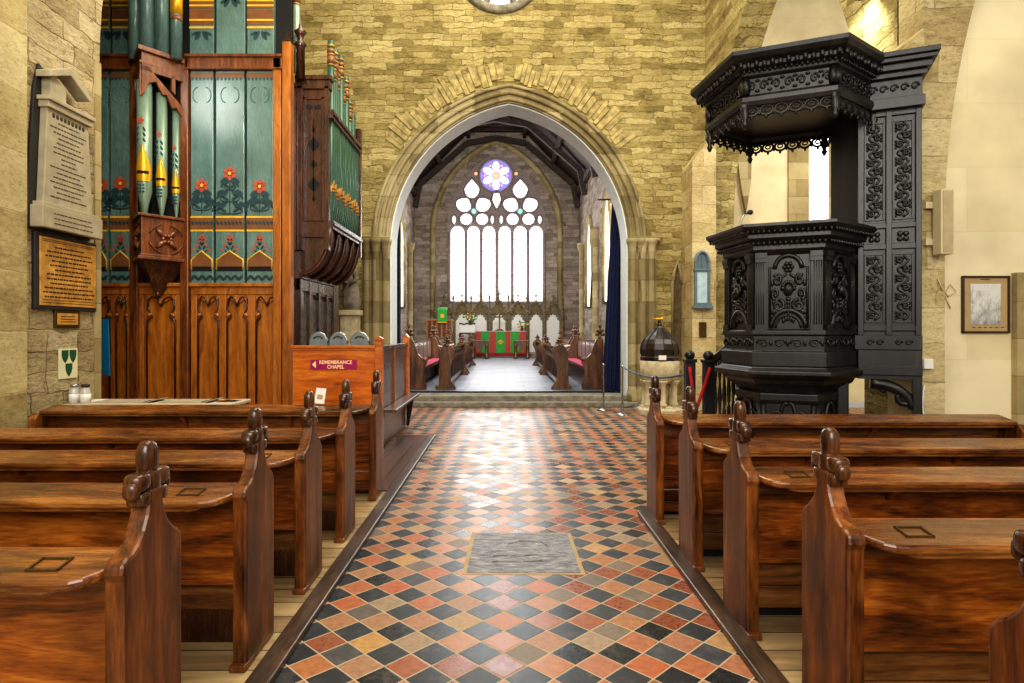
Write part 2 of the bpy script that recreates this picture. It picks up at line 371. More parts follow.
M['curb'] = wood('kerb timber', rgb(40, 28, 20), rgb(72, 52, 36), rgb(104, 80, 56), 'Y', .4)
M['pew_end'] = wood('pew end oak', rgb(54, 27, 10), rgb(118, 65, 23), rgb(164, 98, 38), 'Z', .36, .2)
M['pew_head'] = wood('poppyhead oak', rgb(36, 18, 8), rgb(74, 40, 17), rgb(120, 74, 34), 'Z', .28, .4)
M['pew_panel'] = wood('pew back pine', rgb(54, 25, 7), rgb(136, 70, 17), rgb(188, 112, 36), 'X', .34, .25, blot=.62)
M['pew_ledge'] = wood('pew ledge oak', rgb(70, 35, 13), rgb(128, 74, 28), rgb(176, 116, 52), 'X', .28, .5)
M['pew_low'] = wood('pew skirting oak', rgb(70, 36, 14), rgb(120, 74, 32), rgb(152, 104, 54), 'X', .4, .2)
M['organ_wood'] = wood('organ case oak', rgb(112, 58, 15), rgb(174, 102, 30), rgb(204, 132, 52), 'Z', .34, .3, 1.4, blot=.22, knots=.3, lo=.3, hi=.7)
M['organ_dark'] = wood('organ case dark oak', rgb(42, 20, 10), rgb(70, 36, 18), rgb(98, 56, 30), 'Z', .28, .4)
M['organ_mid'] = wood('organ case brown oak', rgb(72, 36, 12), rgb(116, 62, 22), rgb(148, 86, 36), 'Z', .34, .3, 1.4, blot=.25, knots=.2)
M['gold_dull'] = plain('old gilding', rgb(176, 126, 40), .45, .3, var=.3)
M['screen_wood'] = wood('honey screen wood', rgb(170, 78, 12), rgb(212, 112, 26), rgb(236, 146, 48), 'X', .35, .3, blot=.2)
M['stall'] = wood('choir stall oak', rgb(52, 28, 14), rgb(100, 62, 34), rgb(138, 92, 54), 'Z', .35, .3)
M['roof'] = wood('chancel roof oak', rgb(34, 22, 16), rgb(58, 40, 30), rgb(84, 62, 48), 'X', .6, 0)
M['pulpit'] = wood('black oak', rgb(14, 13, 12), rgb(27, 25, 23), rgb(48, 43, 39), 'Z', .42, .15, blot=.2)
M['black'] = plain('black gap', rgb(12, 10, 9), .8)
M['brass'] = plain('polished brass', rgb(232, 176, 88), .36, .45, var=.3)
M['brass_dark'] = plain('tarnished brass', rgb(96, 78, 44), .45, .8)
M['gold'] = plain('gilding', rgb(226, 170, 30), .35, .35, var=.15)
M['teal'] = wood('teal painted pipe', rgb(84, 112, 106), rgb(100, 130, 123), rgb(112, 142, 134), 'Z', .26, .3, 1, blot=.25, knots=0, lo=.3, hi=.7)
M['teal_dark'] = plain('dark teal stencil', rgb(38, 66, 70), .45)
M['pipe'] = plain('grey green pipe', rgb(128, 150, 130), .3, .25, var=.08)
M['pipe_dark'] = plain('deep green pipe', rgb(56, 92, 76), .3, .3, var=.1)
M['teal_faint'] = plain('faint teal stencil', rgb(76, 104, 98), .45)
M['red_paint'] = plain('red stencil', rgb(184, 82, 58), .5)
M['band'] = plain('brown stencil band', rgb(128, 82, 46), .45)
M['yellow_line'] = plain('yellow line', rgb(232, 184, 52), .45)
M['navy'] = plain('navy velvet', rgb(20, 34, 78), .85, var=.3, bumps=.2)
M['crimson'] = plain('crimson cushion', rgb(172, 24, 34), .85, bumps=.3)
M['pink'] = plain('rose seat cushion', rgb(178, 70, 96), .85, bumps=.2)
M['white'] = plain('white paper', rgb(236, 234, 226), .6, var=.03)
M['magenta'] = plain('magenta sign', rgb(168, 14, 92), .4, var=.04)
M['sign_text'] = plain('pale yellow letters', rgb(250, 216, 150), .5, emit=.15, var=.03)
M['blue'] = plain('blue banner', rgb(18, 132, 186), .6, var=.06)
M['green_cloth'] = plain('green altar silk', rgb(40, 158, 52), .55, var=.12)
M['red_cloth'] = plain('red altar silk', rgb(182, 58, 50), .55, var=.12)
M['shield'] = plain('dark green shield', rgb(16, 84, 58), .5)
M['chrome'] = plain('grey steel', rgb(176, 178, 178), .25, .9)
M['grey_seat'] = plain('grey chair plastic', rgb(122, 134, 138), .5)
M['lead'] = wood('dark lid oak', rgb(24, 16, 12), rgb(44, 32, 26), rgb(66, 52, 44), 'Z', .4, .15)
M['bluegrey'] = plain('blue grey slate', rgb(98, 118, 130), .5)
M['pale_blue'] = plain('pale blue marble', rgb(178, 202, 212), .4)
M['slate'] = plain('black slate', rgb(44, 42, 40), .5)
M['marble'] = plain('grey cream marble', rgb(178, 168, 140), .5, var=.12)
M['etch'] = plain('incised lettering', rgb(74, 62, 44), .7)
M['engrave'] = plain('engraved lettering', rgb(58, 36, 18), .6)
M['mount'] = plain('tan picture mount', rgb(178, 152, 106), .7, var=.05)
M['frame_dark'] = plain('dark picture frame', rgb(62, 36, 18), .4)
M['speaker'] = plain('beige loudspeaker', rgb(206, 192, 156), .6, var=.04)
M['grille'] = plain('loudspeaker grille', rgb(182, 166, 128), .8, var=.1)
M['glass_day'] = glow('daylight glass', (1, .99, .97, 1), 3.2)
M['glass_side'] = glow('side daylight glass', (1, .96, .86, 1), 2.6)
M['glass_violet'] = glow('violet glass', (.10, .05, .62, 1), .9)
M['glass_orange'] = glow('orange glass', (1, .38, .08, 1), 1.4)
M['glass_teal'] = glow('teal glass', (.1, .75, .6, 1), 1.3)
M['glass_pale'] = glow('pale lilac glass', (.72, .74, .85, 1), .9)
M['tracery'] = plain('mauve grey tracery stone', rgb(164, 150, 148), .9, bumps=.3, var=.2)  # mauve-grey stone of the window tracery
M['glass_dim'] = plain('dim door glass', rgb(96, 100, 92), .1, var=.3)
def sketch_mat():
    N = NT('pencil sketch'); v = N.coords((1, 1, 1), False)
    a = N.noise(N.coords((9, 9, 7), False), 1.0, 6, .75); b = N.noise(N.coords((60, 60, 14), False), 1.0, 3)
    sp = N.n('ShaderNodeSeparateXYZ'); tc = N.n('ShaderNodeTexCoord'); N.l(tc.outputs['Object'], sp.inputs[0])
    t = N.math('ADD', N.math('MULTIPLY', a, .8), N.math('MULTIPLY', b, .25))
    t = N.math('ADD', t, N.math('MULTIPLY', sp.outputs[2], .35))
    N.l(N.ramp(t, [(.42, rgb(104, 104, 102)), (.56, rgb(170, 170, 166)), (.68, rgb(216, 216, 210))]), N.b.inputs['Base Color']); N.b.inputs['Roughness'].default_value = .4
    return N.m
M['sketch'] = sketch_mat()
def marble_floor():
    N = NT('chancel marble floor'); v = N.coords((1, 1, 1), False); sp = N.n('ShaderNodeSeparateXYZ'); N.l(v, sp.inputs[0])
    br = N.n('ShaderNodeTexBrick'); N.l(v, br.inputs['Vector']); br.inputs['Scale'].default_value = 1; br.inputs['Brick Width'].default_value = .9; br.inputs['Row Height'].default_value = .6
    br.inputs['Mortar Size'].default_value = .012; br.inputs['Color1'].default_value = rgb(104, 110, 124); br.inputs['Color2'].default_value = rgb(136, 141, 154); br.inputs['Mortar'].default_value = rgb(90, 92, 98)
    N.l(N.mix(.5, br.outputs['Color'], N.ramp(N.noise(v, 4, 6), [(.3, (.6, .6, .62, 1)), (.65, (1.1, 1.1, 1.1, 1))]), 'MULTIPLY'), N.b.inputs['Base Color'])
    N.b.inputs['Roughness'].default_value = .42; return N.m
M['chancel_floor'] = marble_floor()
def ledger_mat():
    N = NT('worn ledger stone'); v = N.coords((1, 1, 1), False)
    a = N.noise(N.coords((5, 16, 5), False), 2.2, 7, .7, .6)
    N.l(N.ramp(a, [(.34, rgb(66, 66, 72)), (.52, rgb(136, 136, 140)), (.68, rgb(186, 184, 182))]), N.b.inputs['Base Color'])
    N.b.inputs['Roughness'].default_value = .38; N.bump(a, .8, .02); return N.m
M['ledger'] = ledger_mat()
# ================================================================== THE BUILDING
AY0, AY1 = 12.4, 13.05                 # chancel-arch wall, west and east face
ACX, AHALF, ASPR, AC = .08, 2.38, 3.2, .53
AP = arch_pts(ACX, AHALF, ASPR, AC, 20)
mb = MB(); mb.box(-9, 9, -5, AY0 - .25, -.2, 0); struct(mb, 'floor', M['tile'])
mb = MB(); mb.box(-4.25, -1.09, .3, 8.8, 0, .012); struct(mb, 'floor_pew_left', M['boards'])
mb = MB(); mb.box(1.19, 4.6, .3, 5.06, 0, .012); struct(mb, 'floor_pew_right', M['boards'])
mb = MB(); mb.box(-1.09, -.985, .3, 8.86, 0, .035); struct(mb, 'trim_1', M['curb'], .008)
mb = MB(); mb.box(1.08, 1.19, .3, 5.06, 0, .035); struct(mb, 'trim_2', M['curb'], .008)
mb = MB(); mb.box(-1.5, -1.095, 5.75, 8.8, .012, .026); struct(mb, 'floor_platform', M['darkboards'])
mb = MB(); mb.box(-2.6, 2.9, 12.15, 12.45, 0, .1); struct(mb, 'floor_step', M['stone_grey'], .012)
mb = MB(); mb.box(-2.6, 2.9, 12.4, 13.4, 0, .2); struct(mb, 'floor_sill', M['stone_grey'], .012)
mb = MB(); mb.box(-4.9, 4.0, 13.05, 33.2, 0, .2); struct(mb, 'floor_chancel', M['chancel_floor'])
mb = MB(); mb.box(-2.3, 1.9, 30.2, 32.6, .2, .38); struct(mb, 'floor_altar_step', M['stone_grey'], .01)
# --- chancel arch wall
pts = [(-8, 0), (ACX - AHALF, 0)] + AP[::-1] + [(ACX + AHALF, 0), (4.5, 0), (4.5, 10.6), (-8, 10.6)]
mb = MB(); mb.prism(pts, 'Y', AY0, AY1); struct(mb, 'wall_east', M['coursed'])
# whitewashed reveal lining the opening
line_in = [(ACX - AHALF, .2)] + AP[::-1] + [(ACX + AHALF, .2)]
Ain = arch_pts(ACX, AHALF - .025, ASPR, AC, 20)
inner = [(ACX - AHALF + .025, .2)] + Ain[::-1] + [(ACX + AHALF - .025, .2)]
mb = MB(); mb.prism(line_in + inner[::-1], 'Y', AY0 + .02, AY1 + .01); struct(mb, 'trim_3', M['soffit'])
# dressed stone order round the arch, with two rolls
def arch_band(mb, r0, r1, y0, y1, zbot):
    a = arch_pts(ACX, AHALF + r0, ASPR, AC, 24); b = arch_pts(ACX, AHALF + r1, ASPR, AC, 24)
    o = [(ACX + AHALF + r0, zbot)] + a + [(ACX - AHALF - r0, zbot)]
    i = [(ACX + AHALF + r1, zbot)] + b + [(ACX - AHALF - r1, zbot)]
    mb.prism(o + i[::-1], 'Y', y0, y1)
mb = MB(); arch_band(mb, .0, .36, AY0 - .035, AY0 + .02, 3.19)
for r, rad in ((.06, .035), (.2, .05), (.33, .04)):
    mb.tube([(x, AY0 - .045, z) for x, z in arch_pts(ACX, AHALF + r, ASPR, AC, 26)], rad, 8)
struct(mb, 'trim_4', M['dress'], .0)
# rough relieving arch of thin radial stones
mb = MB(); R = AHALF + AC
for sgn in (1, -1):
    t = .62
    while t < 1.40:
        w = random.uniform(.022, .045); r0 = random.uniform(.38, .5); r1 = random.uniform(.72, .98)
        q = []
        for rr, tt in ((r0, t), (r1, t), (r1, t + w*.9), (r0, t + w*.86)):
            q.append((ACX + sgn*(-AC + (R + rr)*math.cos(tt)), ASPR + (R + rr)*math.sin(tt)))
        if all(sgn*(p[0] - ACX) > .0 for p in q): mb.prism(q, 'Y', AY0 - random.uniform(.012, .04), AY0 + .02)
        t += w
struct(mb, 'trim_5', M['voussoir'], .0)
# jamb shafts with capitals and bases
for k, sg in ((6, -1), (7, 1)):
    mb = MB()
    for d, r in ((.08, .07), (.27, .085), (.46, .07)):
        x = ACX + sg*(AHALF + d); y = AY0 - .045
        mb.lathe([(r*1.9, .0), (r*1.9, .22), (r*1.5, .27), (r*1.6, .31), (r, .36), (r, 3.06), (r*1.2, 3.09), (r*1.05, 3.12), (r*1.5, 3.24), (r*1.75, 3.27), (r*1.75, 3.34)], 14, (x, y))
    mb.box(ACX + sg*AHALF, ACX + sg*(AHALF + .56), AY0 - .03, AY0 + .02, 0, 3.3)
    mb.box(ACX + sg*AHALF, ACX + sg*(AHALF + .6), AY0 - .14, AY0 + .02, 3.3, 3.37)
    struct(mb, 'trim_%d' % k, M['dress'])
# round window high over the arch
wr = thing('window_1', None, None, (-.1, AY0, 8.72)); wr['kind'] = 'structure'
mb = MB(); mb.tube([(-.1 + .8*math.cos(a), AY0 - .02, 8.72 + .8*math.sin(a)) for a in [2*math.pi*i/40 for i in range(40)]], .09, 8, True)
for i in range(8):
    a = 2*math.pi*(i + .5)/8 - math.pi/2
    mb.tube([(-.1 + r*math.cos(a), AY0 - .02, 8.72 + r*math.sin(a)) for r in (.28, .5, .78)], [.05, .045, .07], 6)
mb.tube([(-.1 + .28*math.cos(a), AY0 - .02, 8.72 + .28*math.sin(a)) for a in [2*math.pi*i/24 for i in range(24)]], .05, 6, True)
part(mb, 'tracery', M['stone_grey'], wr)
mb = MB(); mb.prism([(-.1 + .8*math.cos(a), 8.72 + .8*math.sin(a)) for a in [2*math.pi*i/40 for i in range(40)]], 'Y', AY0 - .012, AY0 + .01)
part(mb, 'pane', M['glass_pale'], wr)
# --- nave: left wall with the organ arch, crossing ceiling
def wall_x(name, x0, x1, ya, yb, oy0, oy1, spring, c, top, mat):
    half = (oy1 - oy0)/2; cy = (oy0 + oy1)/2
    a = arch_pts(cy, half, spring, c, 18)
    p = [(ya, 0), (oy0, 0)] + a[::-1] + [(oy1, 0), (yb, 0), (yb, top), (ya, top)]
    m = MB(); m.prism(p, 'X', x0, x1); return struct(m, name, mat)
wall_x('wall_left', -5.1, -4.25, 5.45, AY0, 6.5, 11.6, 4.3, 2.2, 10.6, M['coursed_pier'])
mb = MB(); mb.box(-5.1, -4.2, -4.5, 5.45, 0, 10.6); struct(mb, 'wall_left_nave', M['ashlar_soft'])
mb = MB(); mb.box(-8.2, -8, 4, AY0, 0, 10.6); struct(mb, 'wall_transept_north', M['coursed_pier'])
mb = MB(); mb.box(-8, -5.1, 4, 4.2, 0, 10.6); struct(mb, 'wall_transept_west', M['coursed_pier'])
# narrow strip in lighter stone, the lit edge of the organ arch put into colour
mb = MB(); mb.box(-4.262, -4.235, 6.41, 6.505, 0, 4.3)
struct(mb, 'trim_8', M['ashlar'])
wall_x('wall_right', 4.0, 4.5, 6.3, AY0 + .0, 6.9, 12.2, 3.4, 1.6, 10.6, M['coursed'])
mb = MB(); 
# right pier, west face, with the blocked aisle arch
aa = [(4.2, 0), (4.2, 2.5)] + [(4.2 + 8.2*(1 - math.cos(t)), 2.5 + 8.2*math.sin(t)) for t in [.03*i for i in range(1, 17)]]
pts = [(3.9, 0)] + aa + [(8, aa[-1][1]), (8, 10.6), (4.0, 10.6), (4.0, 4.4), (3.9, 4.3)]
mb.prism(pts, 'Y', 5.92, 6.32); struct(mb, 'wall_right_pier', M['coursed_big'])
mb = MB(); mb.box(4.15, 8, 6.0, 6.2, 0, 6.4); struct(mb, 'wall_right_infill', M['cream'])
mb = MB(); mb.box(4.9, 5.3, 5.93, 6.01, 0, 2.06); struct(mb, 'trim_9', M['ashlar'])
# far pier of the transept arch, carrying the wall tablet
mb = MB(); mb.prism([(3.54, 0), (3.99, 0), (3.99, 5.2), (3.9, 5.2), (3.54, 4.7)], 'Y', 11.72, AY0 + .02); struct(mb, 'wall_right_respond', M['coursed_big'])
# flat panel beside it, coloured with the shade of a pointed recess
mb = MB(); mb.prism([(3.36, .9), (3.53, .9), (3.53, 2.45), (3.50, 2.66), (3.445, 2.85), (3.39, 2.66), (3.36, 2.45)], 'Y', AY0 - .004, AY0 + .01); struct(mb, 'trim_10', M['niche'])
mb = MB(); mb.tube([(3.35, AY0 - .01, .9), (3.35, AY0 - .01, 2.45), (3.385, AY0 - .01, 2.68), (3.445, AY0 - .01, 2.88), (3.51, AY0 - .01, 2.68), (3.535, AY0 - .01, 2.45)], .03, 6); struct(mb, 'trim_11', M['dress'])
# south transept seen through the arch
mb = MB(); mb.box(4.45, 10, 13.0, 13.2, 0, 10.6); struct(mb, 'wall_transept_east', M['cream'])
mb = MB(); mb.box(9.8, 10, 6, 13.2, 0, 10.6); struct(mb, 'wall_transept_south', M['cream'])
mb = MB()
mb.box(5.93, 6.36, 12.96, 13.02, .5, 7.0); mb.box(6.77, 7.3, 12.96, 13.02, .5, 7.0)
struct(mb, 'trim_12', M['ashlar'])
mb = MB(); mb.prism([(4.72, 7), (5.15, 7), (5.15, 5.6), (5.12, 4.6), (5.02, 3.95), (4.92, 4.5), (4.8, 5.4)], 'Y', 12.9, 13.02); struct(mb, 'trim_13', M['ashlar'])
w3 = thing('window_2', None, None, (6.56, 12.98, 3.0)); w3['kind'] = 'structure'
mb = MB(); mb.prism([(6.36, 2.9), (6.77, 2.9), (6.77, 6.0), (6.72, 6.3), (6.565, 6.6), (6.41, 6.3), (6.36, 6.0)], 'Y', 12.975, 13.01); part(mb, 'pane', M['glass_day'], w3)
mb = MB()
for z in (3.6, 4.15, 4.7, 5.25): mb.box(6.36, 6.77, 12.962, 12.975, z, z + .012)
part(mb, 'glazing_bar', M['slate'], w3)
mb = MB(); mb.box(-9, 10, -5, AY1, 10.6, 10.8); struct(mb, 'ceiling', M['ceil'])


# ------------------------------------------------------------------ chancel
CLX, CRX, CEY = -4.82, 3.92, 33.0
EW = lambda px, py: (PX(px, CEY), PZ(py, CEY))
mb = MB(); mb.prism([(CLX - .2, 0), (CRX + .2, 0), (CRX + .2, 8.9), (-.45, 14.2), (CLX - .2, 8.9)], 'Y', CEY, CEY + .3); struct(mb, 'wall_chancel_east', M['coursed_grey'])
mb = MB(); mb.box(CLX - .3, CLX, AY1, CEY, 0, 8.9); struct(mb, 'wall_chancel_left', M['coursed_grey'])
mb = MB(); mb.box(CRX, CRX + .3, AY1, CEY, 0, 8.9); struct(mb, 'wall_chancel_right', M['coursed_grey'])
mb = MB(); mb.prism([(CRX + .3, 8.8), (-.45, 13.6), (CLX - .3, 8.8), (CLX - .3, 9.0), (-.45, 13.85), (CRX + .3, 9.0)], 'Y', AY1, CEY); struct(mb, 'ceiling_chancel', M['roof'])
for k, y in enumerate((15.5, 19, 22.5, 26.0, 29.5, 32.4)):
    mb = MB(); pl = [(CLX + .12, 8.0), (CLX + .35, 9.2), (-2.0, 11.35), (-.45, 11.62), (1.1, 11.35), (CRX - .35, 9.2), (CRX - .12, 8.0)]
    for a, b in zip(pl, pl[1:]):
        d = Vector((b[0]-a[0], b[1]-a[1])).normalized(); nrm = Vector((-d.y, d.x))*.13
        mb.prism([(a[0]-nrm.x, a[1]-nrm.y), (b[0]-nrm.x, b[1]-nrm.y), (b[0]+nrm.x, b[1]+nrm.y), (a[0]+nrm.x, a[1]+nrm.y)], 'Y', y, y + .22)
    mb.box(-2.3, 1.4, y + .02, y + .2, 11.95, 12.2)
    struct(mb, 'beam_%d' % (k + 1), M['roof'])
mb = MB()
for sx in (CRX - .1, CLX + .1): mb.box(sx - .12, sx + .12, AY1, CEY, 8.55, 8.85)
for f in (.33, .66):
    for sx in (CLX, CRX):
        x = sx + (-.45 - sx)*f; z = 8.85 + (13.6 - 8.85)*f - .12
        mb.box(x - .1, x + .1, AY1, CEY, z - .12, z)
struct(mb, 'beam_7', M['roof'])
# great east window: stone surround, recess face, lit panes
we = thing('window_3', None, None, (-.4, CEY, 3.0)); we['kind'] = 'structure'
half_o = (PX(560, CEY) - PX(433, CEY))/2; cxo = (PX(560, CEY) + PX(433, CEY))/2
mb = MB(); zb = .4
zs = PZ(232, CEY); apex = PZ(142, CEY); rise = apex - zs
co = (rise**2 - half_o**2)/(2*half_o)
pa = [(cxo + half_o, zb)] + arch_pts(cxo, half_o, zs, co, 18) + [(cxo - half_o, zb)]
for d, r in ((.0, .16), (-.1, .1)): mb.tube([(x, CEY - .06 + d, z) for x, z in pa], r, 8)
part(mb, 'window_surround', M['ashlar'], we)
half_i = (PX(546, CEY) - PX(447.5, CEY))/2; cxi = (PX(546, CEY) + PX(447.5, CEY))/2; zs2 = PZ(228, CEY); rise2 = PZ(153, CEY) - zs2
ci = (rise2**2 - half_i**2)/(2*half_i)
mb = MB(); mb.prism([(cxi - half_i, PZ(303, CEY)), (cxi + half_i, PZ(303, CEY))] + arch_pts(cxi, half_i, zs2, ci, 18), 'Y', CEY - .05, CEY + .01); part(mb, 'tracery_plate', M['tracery'], we)
YG = CEY - .07
panes = []                                           # every lit opening as an outline in photo pixels
def lancet(x0, x1, yt, yb):
    w = (x1 - x0)/2; c = (x0 + x1)/2
    return [(x0, yb), (x1, yb)] + [(c + w*math.cos(a), yt + w*1.1 - w*1.1*math.sin(a)) for a in [math.pi*i/12 for i in range(13)]]
for x0, x1 in ((451, 464.5), (467.5, 479.5), (483, 495), (499, 510.5), (514, 526.5), (529.5, 542.5)): panes.append(lancet(x0, x1, 226.5, 301))
def blob(cx, cy, rx, ry, ang=0.0, tip=0.0, up=1):
    o = []
    for i in range(22):
        a = 2*math.pi*i/22; x, y = rx*math.cos(a), ry*math.sin(a)
        if tip and y*up < 0: x *= 1 - tip*(abs(y)/ry)**1.3
        o.append((cx + x*math.cos(ang) - y*math.sin(ang), cy + x*math.sin(ang) + y*math.cos(ang)))
    return o
for cx in (466.4, 482.2, 512.6, 528.4): panes.append(blob(cx, 219.5, 6.6, 6.2))
for cx, w in ((454.2, 2.4), (492.3, 2.2), (501.2, 2.2), (539.6, 2.4)): panes.append(blob(cx, 220, w, 4.6))
for cx, an in ((464, .5), (483, -.5), (511, .5), (530, -.5)): panes.append(blob(cx, 205, 8.4, 7.6, an, .35, 1 if an > 0 else 1))
panes.append(blob(472, 189, 8, 10, 0, .75)); panes.append(blob(520.2, 189, 8, 10, 0, .75)); panes.append(blob(496.6, 200.5, 4.6, 9.5, 0, .75, -1))
for p in panes:
    mb = MB(); mb.prism([EW(*q) for q in p], 'Y', YG, CEY - .045); part(mb, 'pane', M['glass_day'], we)
mb = MB()
for p in panes[6:]: mb.tube([(EW(*q)[0], YG - .01, EW(*q)[1]) for q in p], .05, 6, True)
for x in (449.5, 466, 481.3, 497, 512.3, 528, 544): mb.tube([(EW(x, 0)[0], YG - .02, EW(0, y)[1]) for y in (303, 270, 233)], .085, 6)
part(mb, 'mullions', M['tracery'], we)
mb = MB()
for y in (240, 252, 264, 276, 288): mb.box(EW(451, 0)[0], EW(543, 0)[0], YG - .012, YG - .002, EW(0, y)[1], EW(0, y)[1] + .02)
part(mb, 'glazing_bar', M['tracery'], we)
rc = EW(496, 176)
mb = MB(); mb.prism([(rc[0] + .86*math.cos(2*math.pi*i/32), rc[1] + .86*math.sin(2*math.pi*i/32)) for i in range(32)], 'Y', YG, CEY - .045); part(mb, 'rose_ground', M['glass_violet'], we, label='violet glass ground of the small rose')
for i in range(6):
    a = math.pi/2 + i*math.pi/3; mb = MB(); mb.disc((rc[0] + .48*math.cos(a), YG - .012, rc[1] + .48*math.sin(a)), .17, .26, a - math.pi/2, 16, 0); part(mb, 'rose_petal', M['glass_day'], we)
mb = MB(); mb.disc((rc[0], YG - .02, rc[1]), .15, .15)
for i in range(6):
    a = math.pi/2 + (i + .5)*math.pi/3; mb.tube([(rc[0] + r*math.cos(a), YG - .015, rc[1] + r*math.sin(a)) for r in (.15, .34)], .025, 4)
for i in range(6):
    a = math.pi/2 + (i + .5)*math.pi/3; mb.disc((rc[0] + .6*math.cos(a), YG - .02, rc[1] + .6*math.sin(a)), .05, .05)
for px, py in ((476, 174), (516, 174)): q = EW(px, py); mb.disc((q[0], YG - .02, q[1]), .08, .08)
part(mb, 'orange_glass', M['glass_orange'], we)
mb = MB()
for px, py in ((474, 211.5), (520, 211.5)): q = EW(px, py); mb.disc((q[0], YG - .02, q[1]), .13, .13)
part(mb, 'teal_glass', M['glass_teal'], we)
mb = MB(); mb.tube([(rc[0] + .9*math.cos(2*math.pi*i/32), YG, rc[1] + .9*math.sin(2*math.pi*i/32)) for i in range(32)], .06, 6, True); part(mb, 'rose_rim', M['tracery'], we)
# side windows of the chancel, in deep splays
n = 4
for x, sg in ((CLX, 1), (CRX, -1)):
    for y0 in (22.6, 27.6):
        w = thing('window_%d' % n, None, None, (x, y0 + .8, 3)); w['kind'] = 'structure'; n += 1
        o = [(y0, 2.6), (y0 + 1.6, 2.6)] + arch_pts(y0 + .8, .8, 5.6, .4, 8)
        mb = MB(); mb.prism(o, 'X', x + sg*.005, x + sg*.03); part(mb, 'pane', M['glass_side'], w)
        mb = MB(); mb.tube([(x + sg*.04, a, b) for a, b in o], .11, 6, True); mb.box(x, x + sg*.06, y0 + .74, y0 + .86, 2.6, 6.4); part(mb, 'tracery', M['ashlar'], w)
# wall shafts on the chancel walls
mb = MB()
for x in (CLX + .1, CRX - .1):
    for y in (21.2, 26.1, 30.8): mb.lathe([(.22, .2), (.22, .6), (.14, .7), (.14, 5.4), (.24, 5.7), (.24, 5.85)], 10, (x, y))
struct(mb, 'trim_16', M['ashlar'])
# worn ledger stone let into the aisle floor
mb = MB(); mb.prism([(-.24, 3.84), (.47, 3.84), (.46, 4.58), (-.22, 4.58)], 'Z', 0, .004); mb.tube([(-.08, 4.02, .004), (.24, 4.03, .004), (.25, 4.14, .004), (-.08, 4.13, .004)], .005, 4, True); mb.tube([(.02, 4.35, .004), (.12, 4.42, .004), (.26, 4.4, .004), (.3, 4.3, .004)], .006, 4)
o = struct(mb, 'floor_ledger', M['ledger'])
mb = MB()
for q in ([(-.265, 3.815), (.495, 3.815), (.485, 4.605), (-.245, 4.605)],): mb.prism(q, 'Z', 0, .0015)
struct(mb, 'trim_17', plain('buff mortar border', rgb(176, 152, 112), .7))
# ================================================================== PEWS
def bench_end(mb, x0, x1):
    p = [(0, 0), (0, .735), (-.012, .76), (-.006, .79), (.02, .803), (.05, .806), (.085, .825), (.115, .858), (.138, .9), (.15, .945), (.155, .985),
         (.225, .985), (.23, .945), (.242, .9), (.265, .86), (.3, .828), (.34, .805), (.362, .78), (.365, .75), (.365, 0)]
    mb.prism([(.19 + (y - .19)*.9, z) for y, z in p], 'X', x0, x1)
def poppyhead(mb, xm, t):
    c = .19
    for dy, z, ry, rz in ((-.046, .952, .03, .026), (.046, .952, .03, .026), (-.056, 1.006, .036, .03), (.056, 1.006, .036, .03), (0, .985, .04, .06)):
        mb.ell((xm, c + dy, z), (t*1.05, ry, rz), .55, 16, 10)
    mb.ell((xm, c, 1.072), (t*.95, .037, .06), .78, 18, 12)
    mb.ell((xm, c, 1.03), (t*.9, .03, .05), .7, 12, 8)
    for s in (-1, 1):
        mb.ell((xm, c + s*.086, .985), (t*.8, .02, .028), .7, 12, 8)
SHEAR = Matrix(((1, 0, 0, 0), (0, 1, 0, 0), (0, .17, 1, 0), (0, 0, 0, 1)))
